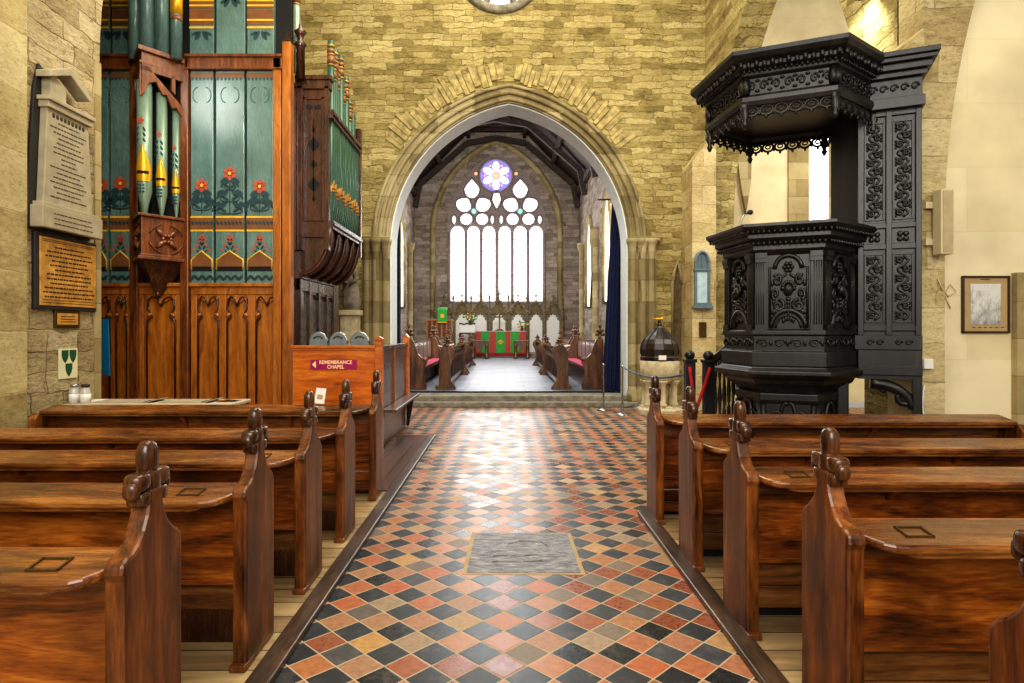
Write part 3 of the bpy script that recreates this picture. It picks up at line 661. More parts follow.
def make_pew(sg, L, planked=False, rise=0.0):
    """end panel at local x=0, seat running away from the aisle; sg=-1 runs to -X"""
    root = thing('church_pew', None, 'pew')
    X = lambda d: sg*d
    up = .045 if planked else rise
    e = part_local(lambda m: bench_end(m, X(-.033), X(.033)), 'bench_end', M['pew_end'], root, .012)
    part_local(lambda m: poppyhead(m, 0, .031), 'poppyhead', M['pew_head'], e, 0)
    part_local(lambda m: m.box(X(-.036), X(.036), -.008, .10, 0, .03), 'end_foot', M['pew_end'], e, .006)
    part_local(lambda m: m.prism([(-.05, 0), (-.05, .72), (.0, .765), (.36, .765), (.365, 0)], 'X', X(L - .033), X(L + .033)), 'wall_end', M['pew_end'], root, .012)
    def ledge(m):
        p = [(X(.033), .2), (X(L - .03), .2), (X(L - .03), .0), (X(.17), .0), (X(.13), .006), (X(.098), .024), (X(.07), .055), (X(.048), .095), (X(.033), .14)]
        m.prism(p, 'Z', .712 + up, .743 + up)
        m.prism([(X(.22), .016), (X(L - .04), .016), (X(L - .04), .036), (X(.17), .036)], 'Z', .688 + up, .714 + up)
        m.xf(SHEAR)
    lg = part_local(ledge, 'book_ledge', M['pew_ledge'], root, .009)
    def card(m):
        a, b, c, d = .20, .30, .06, .135
        for q in ((a, b, c, c + .008), (a, b, d - .008, d), (a, a + .008, c, d), (b - .008, b, c, d)): m.box(X(q[0]), X(q[1]), q[2], q[3], .743 + up, .748 + up)
        m.xf(SHEAR)
    part_local(card, 'card_frame', M['brass_dark'], lg, 0)
    def back(m):
        m.box(X(.033), X(L - .033), .2, .228, .30, .772 + up)
        m.box(X(.033), X(L - .033), .191, .2, .30, .325)
    part_local(back, 'back_panel', M['pew_panel'], root, .004)
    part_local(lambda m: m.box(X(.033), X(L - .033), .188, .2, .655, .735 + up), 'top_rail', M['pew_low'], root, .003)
    def low(m):
        if planked:
            for z in (.035, .125, .215): m.box(X(.033), X(L - .033), .215, .24, z, z + .083)
        else:
            m.box(X(.033), X(L - .033), .24, .268, .165, .283); (None if sg < 0 else m.box(X(.033), X(L - .033), .246, .272, .045, .16))
    part_local(low, 'skirting_board', M['pew_low'] if not planked else M['pew_panel'], root, .006)
    part_local(lambda m: m.box(X(.033), X(L - .033), .262, .3, 0, .15), 'dark_gap_strip', M['organ_dark'] if sg < 0 else M['black'], root, 0)  # dark strip under the pew, the gap's shade put into its colour
    part_local(lambda m: m.box(X(.033), X(L - .033), .235, .36, .40, .43), 'seat', M['pew_ledge'], root, .008)
    d = .75
    while d < L - .3:
        part_local(lambda m: m.prism([(.2, .742 + up), (.2, .62), (.175, .64), (.075, .70 + up), (.05, .715 + up)], 'X', X(d), X(d + .035)), 'ledge_bracket', M['pew_end'], root, .004)
        d += .95
    return root
def part_local(fn, name, mat, parent, bevel):
    m = MB(); fn(m); return part(m, name, mat, parent, False, bevel)
LX, RX, PZ0 = -1.165, 1.20, .013
left = make_pew(-1, 3.0)
specs_l = [(1.83, 'fifth pew back from the chapel screen on the organ side of the aisle'),
           (2.70, 'fourth pew back from the chapel screen on the organ side of the aisle'),
           (3.50, 'third pew back from the chapel screen on the organ side of the aisle'),
           (4.35, 'second pew back from the chapel screen on the organ side of the aisle')]
for i, (y, lb) in enumerate(specs_l):
    o = left if i == 0 else copy_tree(left)
    o.location = (LX, y, PZ0); o['label'] = lb; o['group'] = 'pews on the organ side'
lb5 = make_pew(-1, 2.94, True); lb5.location = (LX, 5.42, PZ0)
lb5['label'] = 'front pew on the organ side, below the chapel sign, with white leaflet on ledge'; lb5['group'] = 'pews on the organ side'
right = make_pew(1, 2.9, False, .014)
specs_r = [(2.10, 'fourth pew back from the pulpit, its worn ledge shiny, beside the tiled aisle'),
           (2.98, 'third pew back from the pulpit, plain orange back panel, beside the tiled aisle'),
           (3.83, 'second pew back from the pulpit, red hassock on the floor beyond its end')]
for i, (y, lb) in enumerate(specs_r):
    o = right if i == 0 else copy_tree(right)
    o.location = (RX, y, PZ0); o['label'] = lb; o['group'] = 'pews on the pulpit side'
r4 = make_pew(1, 2.78, True); r4.location = (RX, 4.77, PZ0); r4['label'] = 'front pew standing directly before the black pulpit, with planked back'; r4['group'] = 'pews on the pulpit side'
r0 = copy_tree(right); r0.location = (RX - .005, 1.15, PZ0); r0['label'] = 'rearmost pew on the pulpit side, cut off so only its shaped end shows'; r0['group'] = 'pews on the pulpit side'
# hassock
mb = MB(); mb.ell((1.52, 4.62, .09), (.2, .14, .075), .4, 20, 10)
mb2 = MB(); mb2.tube([(1.33 + .38*i/10, 4.485, .09) for i in range(11)], .008, 6)
hs = thing('kneeling_hassock', 'red kneeling hassock on the floor before the pew facing the pulpit', 'cushion', (1.52, 4.62, .015))
part(mb, 'pad', M['crimson'], hs); part(mb2, 'piping', M['crimson'], hs)
# leaflet propped on the fifth left ledge
mb = MB(); mb.box(-1.725, -1.635, 5.60, 5.608, .845, .985); 
mb.xf(Matrix.Translation((-1.68, 5.60, .845)) @ Matrix.Rotation(-.25, 4, 'X') @ Matrix.Rotation(.08, 4, 'Y') @ Matrix.Translation((1.68, -5.60, -.845)))
lf = thing('leaflet', 'white leaflet propped on pew ledge under the chapel sign', 'leaflet', (-1.68, 5.60, .845))
part(mb, 'sheet', M['white'], lf)
mb = MB(); mb.box(-1.705, -1.655, 5.5955, 5.599, .885, .925); mb.xf(Matrix.Translation((-1.68, 5.60, .845)) @ Matrix.Rotation(-.25, 4, 'X') @ Matrix.Rotation(.08, 4, 'Y') @ Matrix.Translation((1.68, -5.60, -.845)))
part(mb, 'printed_picture', M['mount'], lf)
# ================================================================== LEFT SIDE: PIER MONUMENTS, ORGAN, SCREEN
# things fixed to the pier are designed facing -Y with local x to the right, then turned to face the nave
PXW = -4.2 - .0
def on_pier(name, label, cat, yc, z, group=None, x=-4.2): return thing(name, label, cat, (x, yc, z), math.pi/2, group)
PIER = -4.2495
mt = on_pier('memorial_tablet', 'tall tapering grey marble memorial tablet on the pier above the brass plaque', 'memorial', 5.9, 2.43, x=PIER)
def L(fn, name, mat, parent, bevel=0.0, label=None):
    m = MB(); fn(m); return part(m, name, mat, parent, False, bevel, label)
L(lambda m: m.prism([(-.45, -.02), (.41, -.02), (.36, 1.22), (.27, 1.22), (.0, 1.3), (-.28, 1.5), (-.34, 1.28)], 'Y', -.03, 0), 'backing_slab', M['slate'], mt, .006)
L(lambda m: m.prism([(-.34, .0), (.36, .0), (.27, 1.2), (-.27, 1.2)], 'Y', -.1, -.03), 'tablet', M['marble'], mt, .008)
def _b(m): m.box(-.4, .42, -.15, -.03, 0, .2); m.box(-.37, .39, -.13, -.03, .2, .235)
L(_b, 'plinth', M['marble'], mt, .008)
def _c(m): m.box(-.32, .32, -.15, -.03, 1.16, 1.2); m.box(-.3, .3, -.13, -.03, 1.1, 1.16)
L(_c, 'cornice', M['marble'], mt, .006)
def _p(m):
    m.prism([(-.26, 1.2), (-.06, 1.2), (-.06, 1.36), (-.26, 1.40)], 'Y', -.12, -.03)
    m.prism([(-.33, 1.36), (-.07, 1.47), (.2, 1.32), (.2, 1.38), (-.07, 1.54), (-.33, 1.42)], 'Y', -.17, -.03)
L(_p, 'pediment', M['marble'], mt, .006)
def _t(m):
    for i in range(16):
        z = .30 + i*.046; w = random.choice((.1, .16, .22, .2, .24))
        if i in (12, 15): w = .14
        x = -w
        while x < w:
            d = random.uniform(.02, .055); m.box(x, min(x + d, w), -.1025, -.0995, z, z + .011); x += d + .012
    for i in range(9): m.ell((-.2 + i*.05, -.1, 1.05), (.02, .006, .022), 1, 8, 6)
    for i in range(3): 
        x = -.26
        while x < .26:
            d = random.uniform(.02, .055); m.box(x, x + d, -.1525, -.1495, .045 + i*.045, .054 + i*.045); x += d + .012
L(_t, 'inscription', M['etch'], mt)
bp = on_pier('brass_memorial_plaque', 'large polished brass memorial plaque with engraved lines, below the marble tablet', 'plaque', 5.98, 1.70, x=PIER)
L(lambda m: m.box(-.42, .42, -.035, 0, 0, .7), 'backing_board', M['slate'], bp, .006)
L(lambda m: m.box(-.37, .40, -.043, -.034, .035, .665), 'plate', M['brass'], bp, .003)
def _t2(m):
    for i in range(12):
        z = .11 + i*.042; w = (.33, .35, .33, .26, .3, .3, .2, .26, .24, .32, .3, .2)[i]; x = -w
        while x < w:
            d = random.uniform(.014, .05); m.box(x + .015, min(x + d, w) + .015, -.045, -.0425, z, z + .015); x += d + .011
    for z in (.06, .085, .625, .64): m.box(-.34, .37, -.045, -.0425, z, z + .005)
L(_t2, 'inscription', M['engrave'], bp)
sp_ = on_pier('small_brass_plate', 'small square brass plate on the pier under the big brass plaque', 'plaque', 6.0, 1.53, x=PIER)
L(lambda m: m.box(-.17, .17, -.018, 0, 0, .17), 'backing_board', M['brass_dark'], sp_, .004)
L(lambda m: m.box(-.14, .14, -.023, -.017, .03, .14), 'plate', M['brass'], sp_, .002)
def _t3(m):
    for i in range(3): m.box(-.1, .1, -.0245, -.0225, .055 + i*.025, .062 + i*.025)
L(_t3, 'inscription', M['engrave'], sp_)
sh = on_pier('shield_notice', 'white card with three green shields fixed to the pier', 'notice', 6.02, 1.04, x=PIER)
L(lambda m: m.box(-.125, .125, -.014, 0, 0, .29), 'card', plain('cream card', rgb(226, 222, 180), .6, var=.03), sh, .002)
def _s(m, cx, z):
    m.prism([(cx - .045, z), (cx - .045, z - .05), (cx - .03, z - .09), (cx, z - .125), (cx + .03, z - .09), (cx + .045, z - .05), (cx + .045, z)], 'Y', -.018, -.013)
for cx, z in ((-.052, .275), (.056, .275), (.0, .145)): L(lambda m: _s(m, cx, z), 'shield', M['shield'], sh)
# table behind the fifth pew, its top at ledge height
tb = thing('display_table', 'long low table with pale cloth top between the pews and the organ', 'table', (-3.4, 6.2, .012))
mb = MB(); mb.box(-4.22, -2.62, 5.88, 6.4, .77, .80); part(mb, 'tabletop', plain('pale table cloth', rgb(196, 184, 158), .8), tb, bevel=.006)
for x in (-4.12, -2.72):
    for y in (5.93, 6.35):
        mb = MB(); mb.box(x - .025, x + .025, y - .025, y + .025, .012, .77); part(mb, 'leg', M['organ_dark'], tb)
for x0, x1, lb in ((-4.02, -3.42, 'flat pale booklet nearer the jars on the display table'), (-3.36, -2.86, 'flat pale booklet beside the wooden book rest on the display table')):
    mb = MB(); mb.prism([(x0, .801), (x1 - .06, .801), (x1, .825), (x1 - .02, .827), (x1 - .09, .811), (x0, .809)], 'Y', 6.02, 6.3)
    b = thing('booklet', lb, 'booklet', ((x0 + x1)/2, 6.15, .80), 0, 'booklets on the display table')
    part(mb, 'pages', plain('grey booklet paper', rgb(176, 164, 140), .6), b)
    mb = MB(); mb.prism([(x1 - .085, .812), (x1 - .015, .8285), (x1 - .012, .831), (x1 - .085, .816)], 'Y', 6.01, 6.31); part(mb, 'cover', M['slate'], b)
mb = MB(); mb.box(-2.84, -2.66, 6.1, 6.3, .802, .808); mb.xf(Matrix.Translation((-2.84, 0, .802)) @ Matrix.Rotation(-.16, 4, 'Y') @ Matrix.Translation((2.84, 0, -.802)))
solo(mb, 'wooden_book_rest', M['organ_wood'], 'small brown tilted wooden book rest on the display table', 'book rest', (-2.75, 6.2, .802))
mb = MB()
for k in range(3): mb.box(-4.17 + k*.012, -4.05 + k*.014, 6.1 + k*.02, 6.3 - k*.01, .801 + k*.003, .804 + k*.003)
solo(mb, 'paper_sheets', M['white'], 'loose white papers beside the two jars on the display table', 'papers', (-4.1, 6.2, .801))
for i, (x, lb) in enumerate(((-4.18, 'white labelled glass jar with grey steel lid on the display table'), (-4.075, 'white labelled glass jar with dark lid on the display table'))):
    j = thing('glass_jar', lb, 'jar', (x, 6.02, .801), 0, 'jars on the display table')
    mb = MB(); mb.lathe([(.04, 0), (.046, .01), (.046, .12), (.034, .14), (.034, .16)], 16); part(mb, 'jar_body', plain('cloudy jar glass', rgb(200, 198, 186), .15), j, False)
    mb = MB(); mb.lathe([(.0475, .02), (.0475, .09)], 16); part(mb, 'paper_label', M['white'], j, False)
    mb = MB(); mb.lathe([(.038, .155), (.038, .18), (.02, .185)], 16); part(mb, 'lid', M['chrome'] if i == 0 else M['slate'], j, False)
# blue banner on a stand half hidden by the pier
bn = thing('blue_banner', 'blue upright banner with white lettering, half hidden by the pier', 'banner', (-4.85, 7.2, 0))
mb = MB(); mb.prism([(-5.15, 1.12), (-4.70, 1.12), (-4.70, 1.0), (-4.59, .98), (-4.61, 1.64), (-5.15, 1.65)], 'Y', 7.2, 7.212); part(mb, 'cloth', M['blue'], bn)
mb = MB(); mb.box(-5.2, -4.58, 7.205, 7.225, 1.635, 1.655); mb.box(-4.87, -4.83, 7.215, 7.245, 0, 1.65); mb.box(-5.1, -4.6, 7.1, 7.36, 0, .03); part(mb, 'stand', M['slate'], bn)
text_part('COME', .13, M['white'], bn, Matrix.Translation((.13, -.008, 1.33)) @ Matrix.Rotation(math.pi/2, 4, 'Y') @ TXT) if False else None
mb = MB()
for i, (z, w) in enumerate(((1.55, .035), (1.5, .05), (1.44, .03), (1.38, .05), (1.32, .04), (1.26, .05), (1.2, .035))):
    mb.tube([(-4.74 + .02*math.cos(a) - .01, 7.196, z + w*.5*math.sin(a)) for a in [.6 + 4.6*k/8 for k in range(9)]], .006, 5)
part(mb, 'lettering', M['white'], bn)
mb = MB(); mb.box(-4.95, -4.62, 6.85, 7.05, 0, .98); solo(mb, 'wooden_cabinet_post', M['organ_dark'], 'dark red wooden stand below the blue banner', 'stand', (-4.78, 7.05, 0), bevel=.01)

# ------------------------------------------------------------------ the organ
YO = 8.2
ox = lambda px: PX(px, YO)
oz = lambda py: PZ(py, YO)
org = thing('pipe_organ', 'tall painted pipe organ in a carved oak case with stencilled pipes', 'organ', (-4.0, 9.3, 0))
def O(fn, name, mat, bevel=0.0, parent=None, label=None):
    m = MB(); fn(m); return part(m, name, mat, parent or org, True, bevel, label)
O(lambda m: (m.box(-5.5, -2.84, 8.27, 10.6, 0, 4.85), m.box(-5.5, -2.9, 8.27, 8.5, 4.85, 6.9)), 'case_body', M['organ_dark'])
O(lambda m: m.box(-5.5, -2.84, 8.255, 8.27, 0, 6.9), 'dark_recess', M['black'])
# lower panelling
def panel_frame(x0, x1, z0, z1, arches, name='lower_panel'):
    w = (x1 - x0)
    p = O(lambda m: m.box(x0, x1, 8.215, 8.25, z0, z1), name, M['organ_wood'], .004)
    def fr(m):
        m.box(x0, x1, 8.16, 8.22, z0, z0 + .16); m.box(x0, x1, 8.165, 8.22, z1 - .10, z1)
        st = .075; n = len(arches)
        m.box(x0, x0 + st, 8.17, 8.22, z0 + .16, z1 - .1); m.box(x1 - st, x1, 8.17, 8.22, z0 + .16, z1 - .1)
        for a, b in zip(arches, arches[1:]): m.box(a[1], b[0], 8.172, 8.22, z0 + .16, z1 - .1)
        # spandrels: solid head with two cusped curves per bay
        for a, b in arches:
            c = (a + b)/2; h = (b - a)/2; zt = z1 - .1; zs = zt - .34
            for s in (-1, 1):
                q = [(c + s*h, zs), (c + s*h, zt), (c, zt), (c, zt - .13)]
                q += [(c + s*(.03 + (h*.72)*math.sin(t)), zt - .13 + .075*math.sin(2*t)) for t in (.3, .7, 1.1, 1.5)]
                q += [(c + s*h*.66, zs + .06), (c + s*h*.86, zs + .02)]
                m.prism(q, 'Y', 8.18, 8.22)
    O(fr, 'panel_frame', M['organ_wood'], .006, p)
    def gv(m):
        for a, b in arches:
            c = (a + b)/2; h = (b - a)/2 - .012; zt = z1 - .1
            for s in (-1, 1):
                q = [(c + s*h, z0 + .2), (c + s*h, zt - .37), (c + s*h*.93, zt - .33), (c + s*h*.6, zt - .29), (c + s*h*.72, zt - .25), (c + s*h*.95, zt - .19), (c + s*h*.9, zt - .07), (c + s*h*.62, zt - .03), (c + s*h*.3, zt - .05), (c + s*h*.1, zt - .11), (c, zt - .15)]
                m.tube([(x, 8.178, z) for x, z in q], .013, 5)
            m.box(c - h, c + h, 8.176, 8.2, z0 + .155, z0 + .175)
    O(gv, 'arch_shadow_line', M['organ_dark'], 0, p)  # dark tubes stand in for shadow lines round the panel arches
    def cs(m):
        for a, b in arches:
            c = (a + b)/2; h = (b - a)/2; zt = z1 - .1
            for s in (-1, 1): m.ell((c + s*h*.8, 8.17, zt - .27), (.035, .016, .022), .8, 8, 6, Matrix.Rotation(s*.6, 3, 'Y'))
            m.box(c - h*.8, c + h*.8, 8.19, 8.222, z0 + .16, z0 + .19)
    O(cs, 'carved_cusps', M['organ_wood'], 0, p)
ZT, ZB = oz(287), .0
panel_frame(ox(192), ox(283), ZB + .35, ZT, [(ox(198), ox(220)), (ox(227), ox(249)), (ox(256), ox(279))])
panel_frame(ox(139), ox(183), ZB + .35, ZT, [(ox(147), ox(177))])
panel_frame(-5.5, ox(133), ZB + .35, ZT, [(-5.46, -5.2), (-5.14, ox(129))])
O(lambda m: (m.box(-5.5, -2.83, 8.13, 8.26, 0, .35), m.box(-5.5, -2.83, 8.115, 8.2, .36, .42)), 'plinth', M['organ_wood'], .008)
O(lambda m: (m.box(-5.5, ox(283), 8.13, 8.24, ZT, ZT + .05),), 'sill_moulding', M['organ_wood'], .008)
# posts
for a, b, top in ((133, 141, oz(60)), (183, 191, oz(60)), (275, 283, oz(60)), (284, 292.5, oz(44))):
    O(lambda m: m.box(ox(a), ox(b), 8.12, 8.26, 0, top), 'post', M['organ_wood'] if a > 270 else M['organ_mid'], .01)
def fin(m):
    x = (ox(284) + ox(292.5))/2
    m.lathe([(.075, oz(44)), (.085, oz(42)), (.05, oz(40)), (.0, oz(30))], 4, (x, 8.19), math.pi/4, False)
    x = ox(297); m.lathe([(.06, 4.9), (.06, 5.35), (.085, 5.38), (.03, 5.44), (.05, 5.5), (.085, 5.55), (.03, 5.6), (.0, 5.72)], 10, (x - .02, 8.4))
O(fin, 'finial', M['organ_dark'])
for x0, x1 in ((-5.5, ox(136)), (ox(188), ox(284))):
    O(lambda m: (m.box(x0, x1, 8.12, 8.26, oz(71), oz(58)), m.box(x0, x1, 8.09, 8.2, oz(60), oz(57)), m.box(x0, x1, 8.10, 8.2, oz(72), oz(70))), 'cornice', M['organ_mid'], .008)
YP = 8.165
def flower(m, mr, mo, x, z, s, big):
    for k in range(6):
        a = 2*math.pi*k/6 + .5; mr.disc((x + .042*s*math.cos(a), YP - .008, z + .042*s*math.sin(a)), .024*s, .034*s, a - math.pi/2, 10)
    mo.disc((x, YP - .0095, z), .018*s, .018*s)
    m.box(x - .006, x + .006, YP - .007, YP - .004, z - big, z - .03*s)
    rows = 3 if big > .45 else 2
    for r in range(rows):
        zz = z - .09*s - r*big*.3; w = (.06 + .035*r)*s
        for sg in (-1, 1):
            m.disc((x + sg*w*.62, YP - .0062, zz + .005), w*.6, .026*s, sg*(-.75), 10, 0)
            m.disc((x + sg*w*1.05, YP - .006, zz + .02), .022*s, .045*s, sg*(1.0), 10, 0)
            m.disc((x + sg*w*.5, YP - .0064, zz - .06), .035*s, .016*s, sg*(.5), 10, 0)
            m.disc((x + sg*w*1.3, YP - .0065, zz - .035), .013*s, .036*s, sg*.5, 10, 0)
            m.tube([(x + sg*w*(.3 + .75*math.sin(t)), YP - .006, zz - .06 + .045*math.cos(t)) for t in [.2 + 3.6*q/8 for q in range(9)]], .006, 4)
def board_pipe(px0, px1, fy, zb=None, shade='teal'):
    x0, x1 = ox(px0), ox(px1); c = (x0 + x1)/2; w = x1 - x0
    p = O(lambda m: m.box(x0 + .006, x1 - .006, YP, 8.25, oz(284.5), oz(72)), 'pipe', M[shade], .008)
    mg, mr, mo, ml, mf = MB(), MB(), MB(), MB(), MB()
    if fy: flower(mg, mr, mo, c, oz(fy), 1.25, oz(fy) - oz(214))
    for k in range(3):                                                  # lower ornament above the mouth
        for sg in (-1, 1):
            ml.disc((c + sg*(.028 + k*.034), YP - .004, oz(241 + k*4.6)), .015, .028, sg*.6, 8); mg.disc((c + sg*(.01 + k*.02), YP - .0038, oz(244 + k*4)), .014, .03, -sg*.6, 8)
    for k in range(5):
        a = 2*math.pi*k/5; ml.disc((c + .03*math.cos(a), YP - .004, oz(238) + .03*math.sin(a)), .016, .022, a, 8)
    for k in range(int(w/.05)):                                         # frieze on the brown band and foot scrolls
        xx = x0 + .035 + k*.05
        mg.disc((xx, YP - .006, oz(223.5)), .018, .03, .6, 8); mg.disc((xx, YP - .004, oz(278)), .02, .045, .7 if k % 2 else -.7, 8)
        mg.disc((xx, YP - .004, oz(80)), .016, .022, 0, 8)
    for sg in (-1, 1):
        mf.tube([(c + sg*(.05 + .07*math.sin(t)), YP - .003, oz(96) + .1*math.cos(t)) for t in [.2*k for k in range(16)]], .006, 4)
    part(mg, 'stencilled_leaves', M['teal_dark'], p); part(mr, 'stencilled_flower', M['red_paint'], p); part(mf, 'faint_stencil', M['teal_faint'], p); part(ml, 'stencilled_spray', M['red_paint'], p); part(mo, 'flower_heart', M['yellow_line'], p)
    for q0, q1 in ((230, 218), (79, 74)): O(lambda m: m.box(x0 + .006, x1 - .006, YP - .003, YP, oz(q0), oz(q1)), 'painted_band', M['band'], 0, p)
    def yl(m):
        for y in (217.5, 231): m.box(x0 + .006, x1 - .006, YP - .005, YP, oz(y) - .012, oz(y) + .012)
        m.tube([(x0 + .02, YP - .006, oz(270)), (x0 + .02, YP - .006, oz(260)), (c, YP - .006, oz(251.5)), (x1 - .02, YP - .006, oz(260)), (x1 - .02, YP - .006, oz(270))], .012, 4)
    O(yl, 'yellow_lines', M['yellow_line'], 0, p)
    O(lambda m: m.prism([(x0 + .03, oz(267)), (x1 - .03, oz(267)), (x1 - .03, oz(260)), (c, oz(253)), (x0 + .03, oz(260))], 'Y', YP - .012, YP), 'mouth', M['band'], .003, p)
    O(lambda m: m.box(x0 + .025, x1 - .025, YP - .004, YP + .001, oz(271.5), oz(267)), 'mouth_slot', M['black'], 0, p)
for a, b, f in ((191.5, 215, 186), (216.5, 245.8, 174), (247.3, 274.5, 187)): board_pipe(a, b, f)
for a, b, f in ((80, 96, 186), (97, 110, 186), (111.5, 133, 184)): board_pipe(a, b, f)
# upper boards above the cornice
def upper_pipe(px0, px1, banded):
    x0, x1 = ox(px0), ox(px1); c = (x0 + x1)/2
    p = O(lambda m: m.box(x0 + .006, x1 - .006, 8.19, 8.26, oz(57), 6.85), 'upper_pipe', M['teal'], .008)
    if banded:
        for q0, q1 in ((25, 10), (9, 2), (-6, -50)): O(lambda m: m.box(x0 + .006, x1 - .006, 8.186, 8.19, oz(q0), min(oz(q1), 6.7)), 'painted_band', M['band'], 0, p)
        def yl(m):
            for y in (28, 20.5, 6, 1): m.box(x0 + .006, x1 - .006, 8.183, 8.19, oz(y) - .012, oz(y) + .012)
        O(yl, 'yellow_lines', M['yellow_line'], 0, p)
    def lf(m):
        for sg in (-1, 1): m.disc((c + sg*.05, 8.187, oz(36 if banded else 3)), .03, .07, sg*.5, 10); m.disc((c + sg*.09, 8.187, oz(34 if banded else 2)), .022, .05, sg*1.1, 10)
    O(lf, 'stencilled_leaves', M['teal_dark'], 0, p)
for a, b, f in ((189.5, 214.5, 1), (216, 245.8, 0), (247, 274.5, 1), (97, 110, 1), (112, 133, 1)): upper_pipe(a, b, f)
# triangular tower
TA, TL, TR = Vector((-4.54, 7.74)), Vector((-4.92, 8.2)), Vector((-4.17, 8.2))
def tri(m, off, z0, z1):
    d = off
    m.prism([(TL.x - d, 8.22), (TA.x, TA.y - d*1.3), (TR.x + d, 8.22)], 'Z', z0, z1)
O(lambda m: (tri(m, 0, 2.42, 2.94), tri(m, .05, 2.94, 2.975), tri(m, .05, 2.40, 2.44), tri(m, .02, 2.44, 2.47)), 'corbel_box', M['organ_mid'], .006)
def pyr(m):
    tip = (-4.54, 8.13, 1.93); a, b, c = (TL.x + .02, 8.2, 2.4), (TA.x, TA.y + .02, 2.4), (TR.x - .02, 8.2, 2.4)
    m.face((a, b, tip)); m.face((b, c, tip)); m.face((c, a, tip)); m.face((a, c, b)); m.ell((-4.54, 8.1, 1.98), (.03, .03, .04), 1, 8, 6)
O(pyr, 'corbel_pyramid', M['organ_dark'])
def facet(A, B, s, out, z):
    p = A + (B - A)*s; d = (B - A).normalized(); nrm = Vector((d.y, -d.x))
    if nrm.y > 0: nrm = -nrm
    q = p + nrm*out; return (q.x, q.y, z)
def ros(m):
    for A, B in ((TA, TR), (TA, TL)):
        for k in range(4):
            a = math.pi/4 + k*math.pi/2
            m.tube([facet(A, B, .5 + .3*math.cos(a)*t*(1 + .5*math.sin(3*t)*0), .012, 2.68 + .17*math.sin(a)*t) for t in (.25, .6, 1.0)], [.03, .035, .01], 6)
            m.tube([facet(A, B, .5 + .36*math.cos(a + w), .01, 2.68 + .19*math.sin(a + w)) for w in (-.5, -.25, 0, .25, .5)], .008, 5)
        for k in range(6):
            a = k*math.pi/3; p = facet(A, B, .5 + .08*math.cos(a), .02, 2.68 + .045*math.sin(a)); m.ell(p, (.026, .026, .026), 1, 8, 6)
O(ros, 'carved_rosette', M['organ_mid'])
O(lambda m: (tri(m, 0, 4.86, 5.06), tri(m, .05, 5.0, 5.06), tri(m, .03, 4.84, 4.88)), 'tower_cornice', M['organ_mid'], .006)
def tposts(m):
    for p in (TL + Vector((.03, -.01)), TA + Vector((0, .04)), TR + Vector((-.03, -.01))):
        if p.x == TA.x: continue
        m.box(p.x - .035, p.x + .035, p.y - .04, p.y + .03, 2.97, 4.86)
    for A, B in ((TA, TR), (TA, TL)):
        def strip(q, o0=-.02, o1=.02):
            f = [facet(A, B, s, o1, z) for s, z in q]; g = [facet(A, B, s, o0, z) for s, z in q]
            m.loft([f, g])
        strip([(0, 4.86), (1, 4.86), (1, 4.76), (0, 4.76)])
        strip([(0, 4.82), (.12, 4.82), (.95, 4.36), (.95, 4.26), (.86, 4.28), (.7, 4.4), (.62, 4.38), (.5, 4.53), (.42, 4.52), (.28, 4.66), (.14, 4.62), (0.06, 4.5), (0, 4.45)])
        strip([(.6, 4.8), (.68, 4.8), (.68, 4.56), (.6, 4.6)]); strip([(.88, 4.8), (1, 4.8), (1, 4.3), (.88, 4.42)])
O(tposts, 'tower_tracery', M['organ_mid'])
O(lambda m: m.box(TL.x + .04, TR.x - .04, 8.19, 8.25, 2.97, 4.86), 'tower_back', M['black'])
def round_pipe(x, y, r, zf, zc, zt, face, mouth=True, mat='pipe', gold_top=False, zm=None, mh=None, ring=False):
    """a speaking pipe: conical foot from zf to zc, cylinder to zt, gilded ogive mouth turned to angle face"""
    p = O(lambda m: m.lathe([(r*.22, zf), (r*.3, zf + .02), (r, zc), (r, zt), (r*.86, zt), (r*.86, zt - .05)], 16, (x, y)), 'pipe', M[mat])
    if mouth:
        zm_ = zm if zm is not None else zc + .02; h = mh or r*5
        mm = MB(); rows = []
        for i in range(10):
            t = i/9; w = (1 - t**2.2)*(.86 + .3*math.sin(math.pi*min(t*1.4, 1)))*1.05
            rows.append([(x + (r + .006 + .008*(1 - abs(k)/3))*math.cos(face + w*k/3), y + (r + .006 + .008*(1 - abs(k)/3))*math.sin(face + w*k/3), zm_ + h*t) for k in range(-3, 4)])
        mm.loft(rows, False, False, True); part(mm, 'mouth', M['gold' if r > .0475 else 'gold_dull'], p)
        mm = MB(); w = .7
        rows = [[(x + (r + .018)*math.cos(face + w*k/3), y + (r + .018)*math.sin(face + w*k/3), z) for k in range(-3, 4)] for z in (zm_ + h*.2, zm_ + h*.28)]
        mm.loft(rows, False, False, True); part(mm, 'mouth_slot', M['black'], p)
    if ring:
        mm = MB()
        for z0, z1 in ((zt - .34, zt - .32), (zt - .20, zt - .17), (zt - .08, zt - .05)) if r < .06 else ((zt - .62, zt - .3),): mm.lathe([(r + .002, z0), (r + .004, z0), (r + .004, z1), (r + .002, z1)], 16, (x, y))
        part(mm, 'gilded_band', M['gold_dull' if r < .06 else 'gold'], p)
        mm = MB()
        for z0, z1 in ((zt - .31, zt - .21), (zt - .16, zt - .11)) if r < .06 else ((zt - .7, zt - .64), (zt - .28, zt - .24)): mm.lathe([(r + .002, z0), (r + .005, z0), (r + .005, z1), (r + .002, z1)], 16, (x, y))
        part(mm, 'painted_band', M['band'], p)
    return p
fa = math.atan2(-.62, .78)
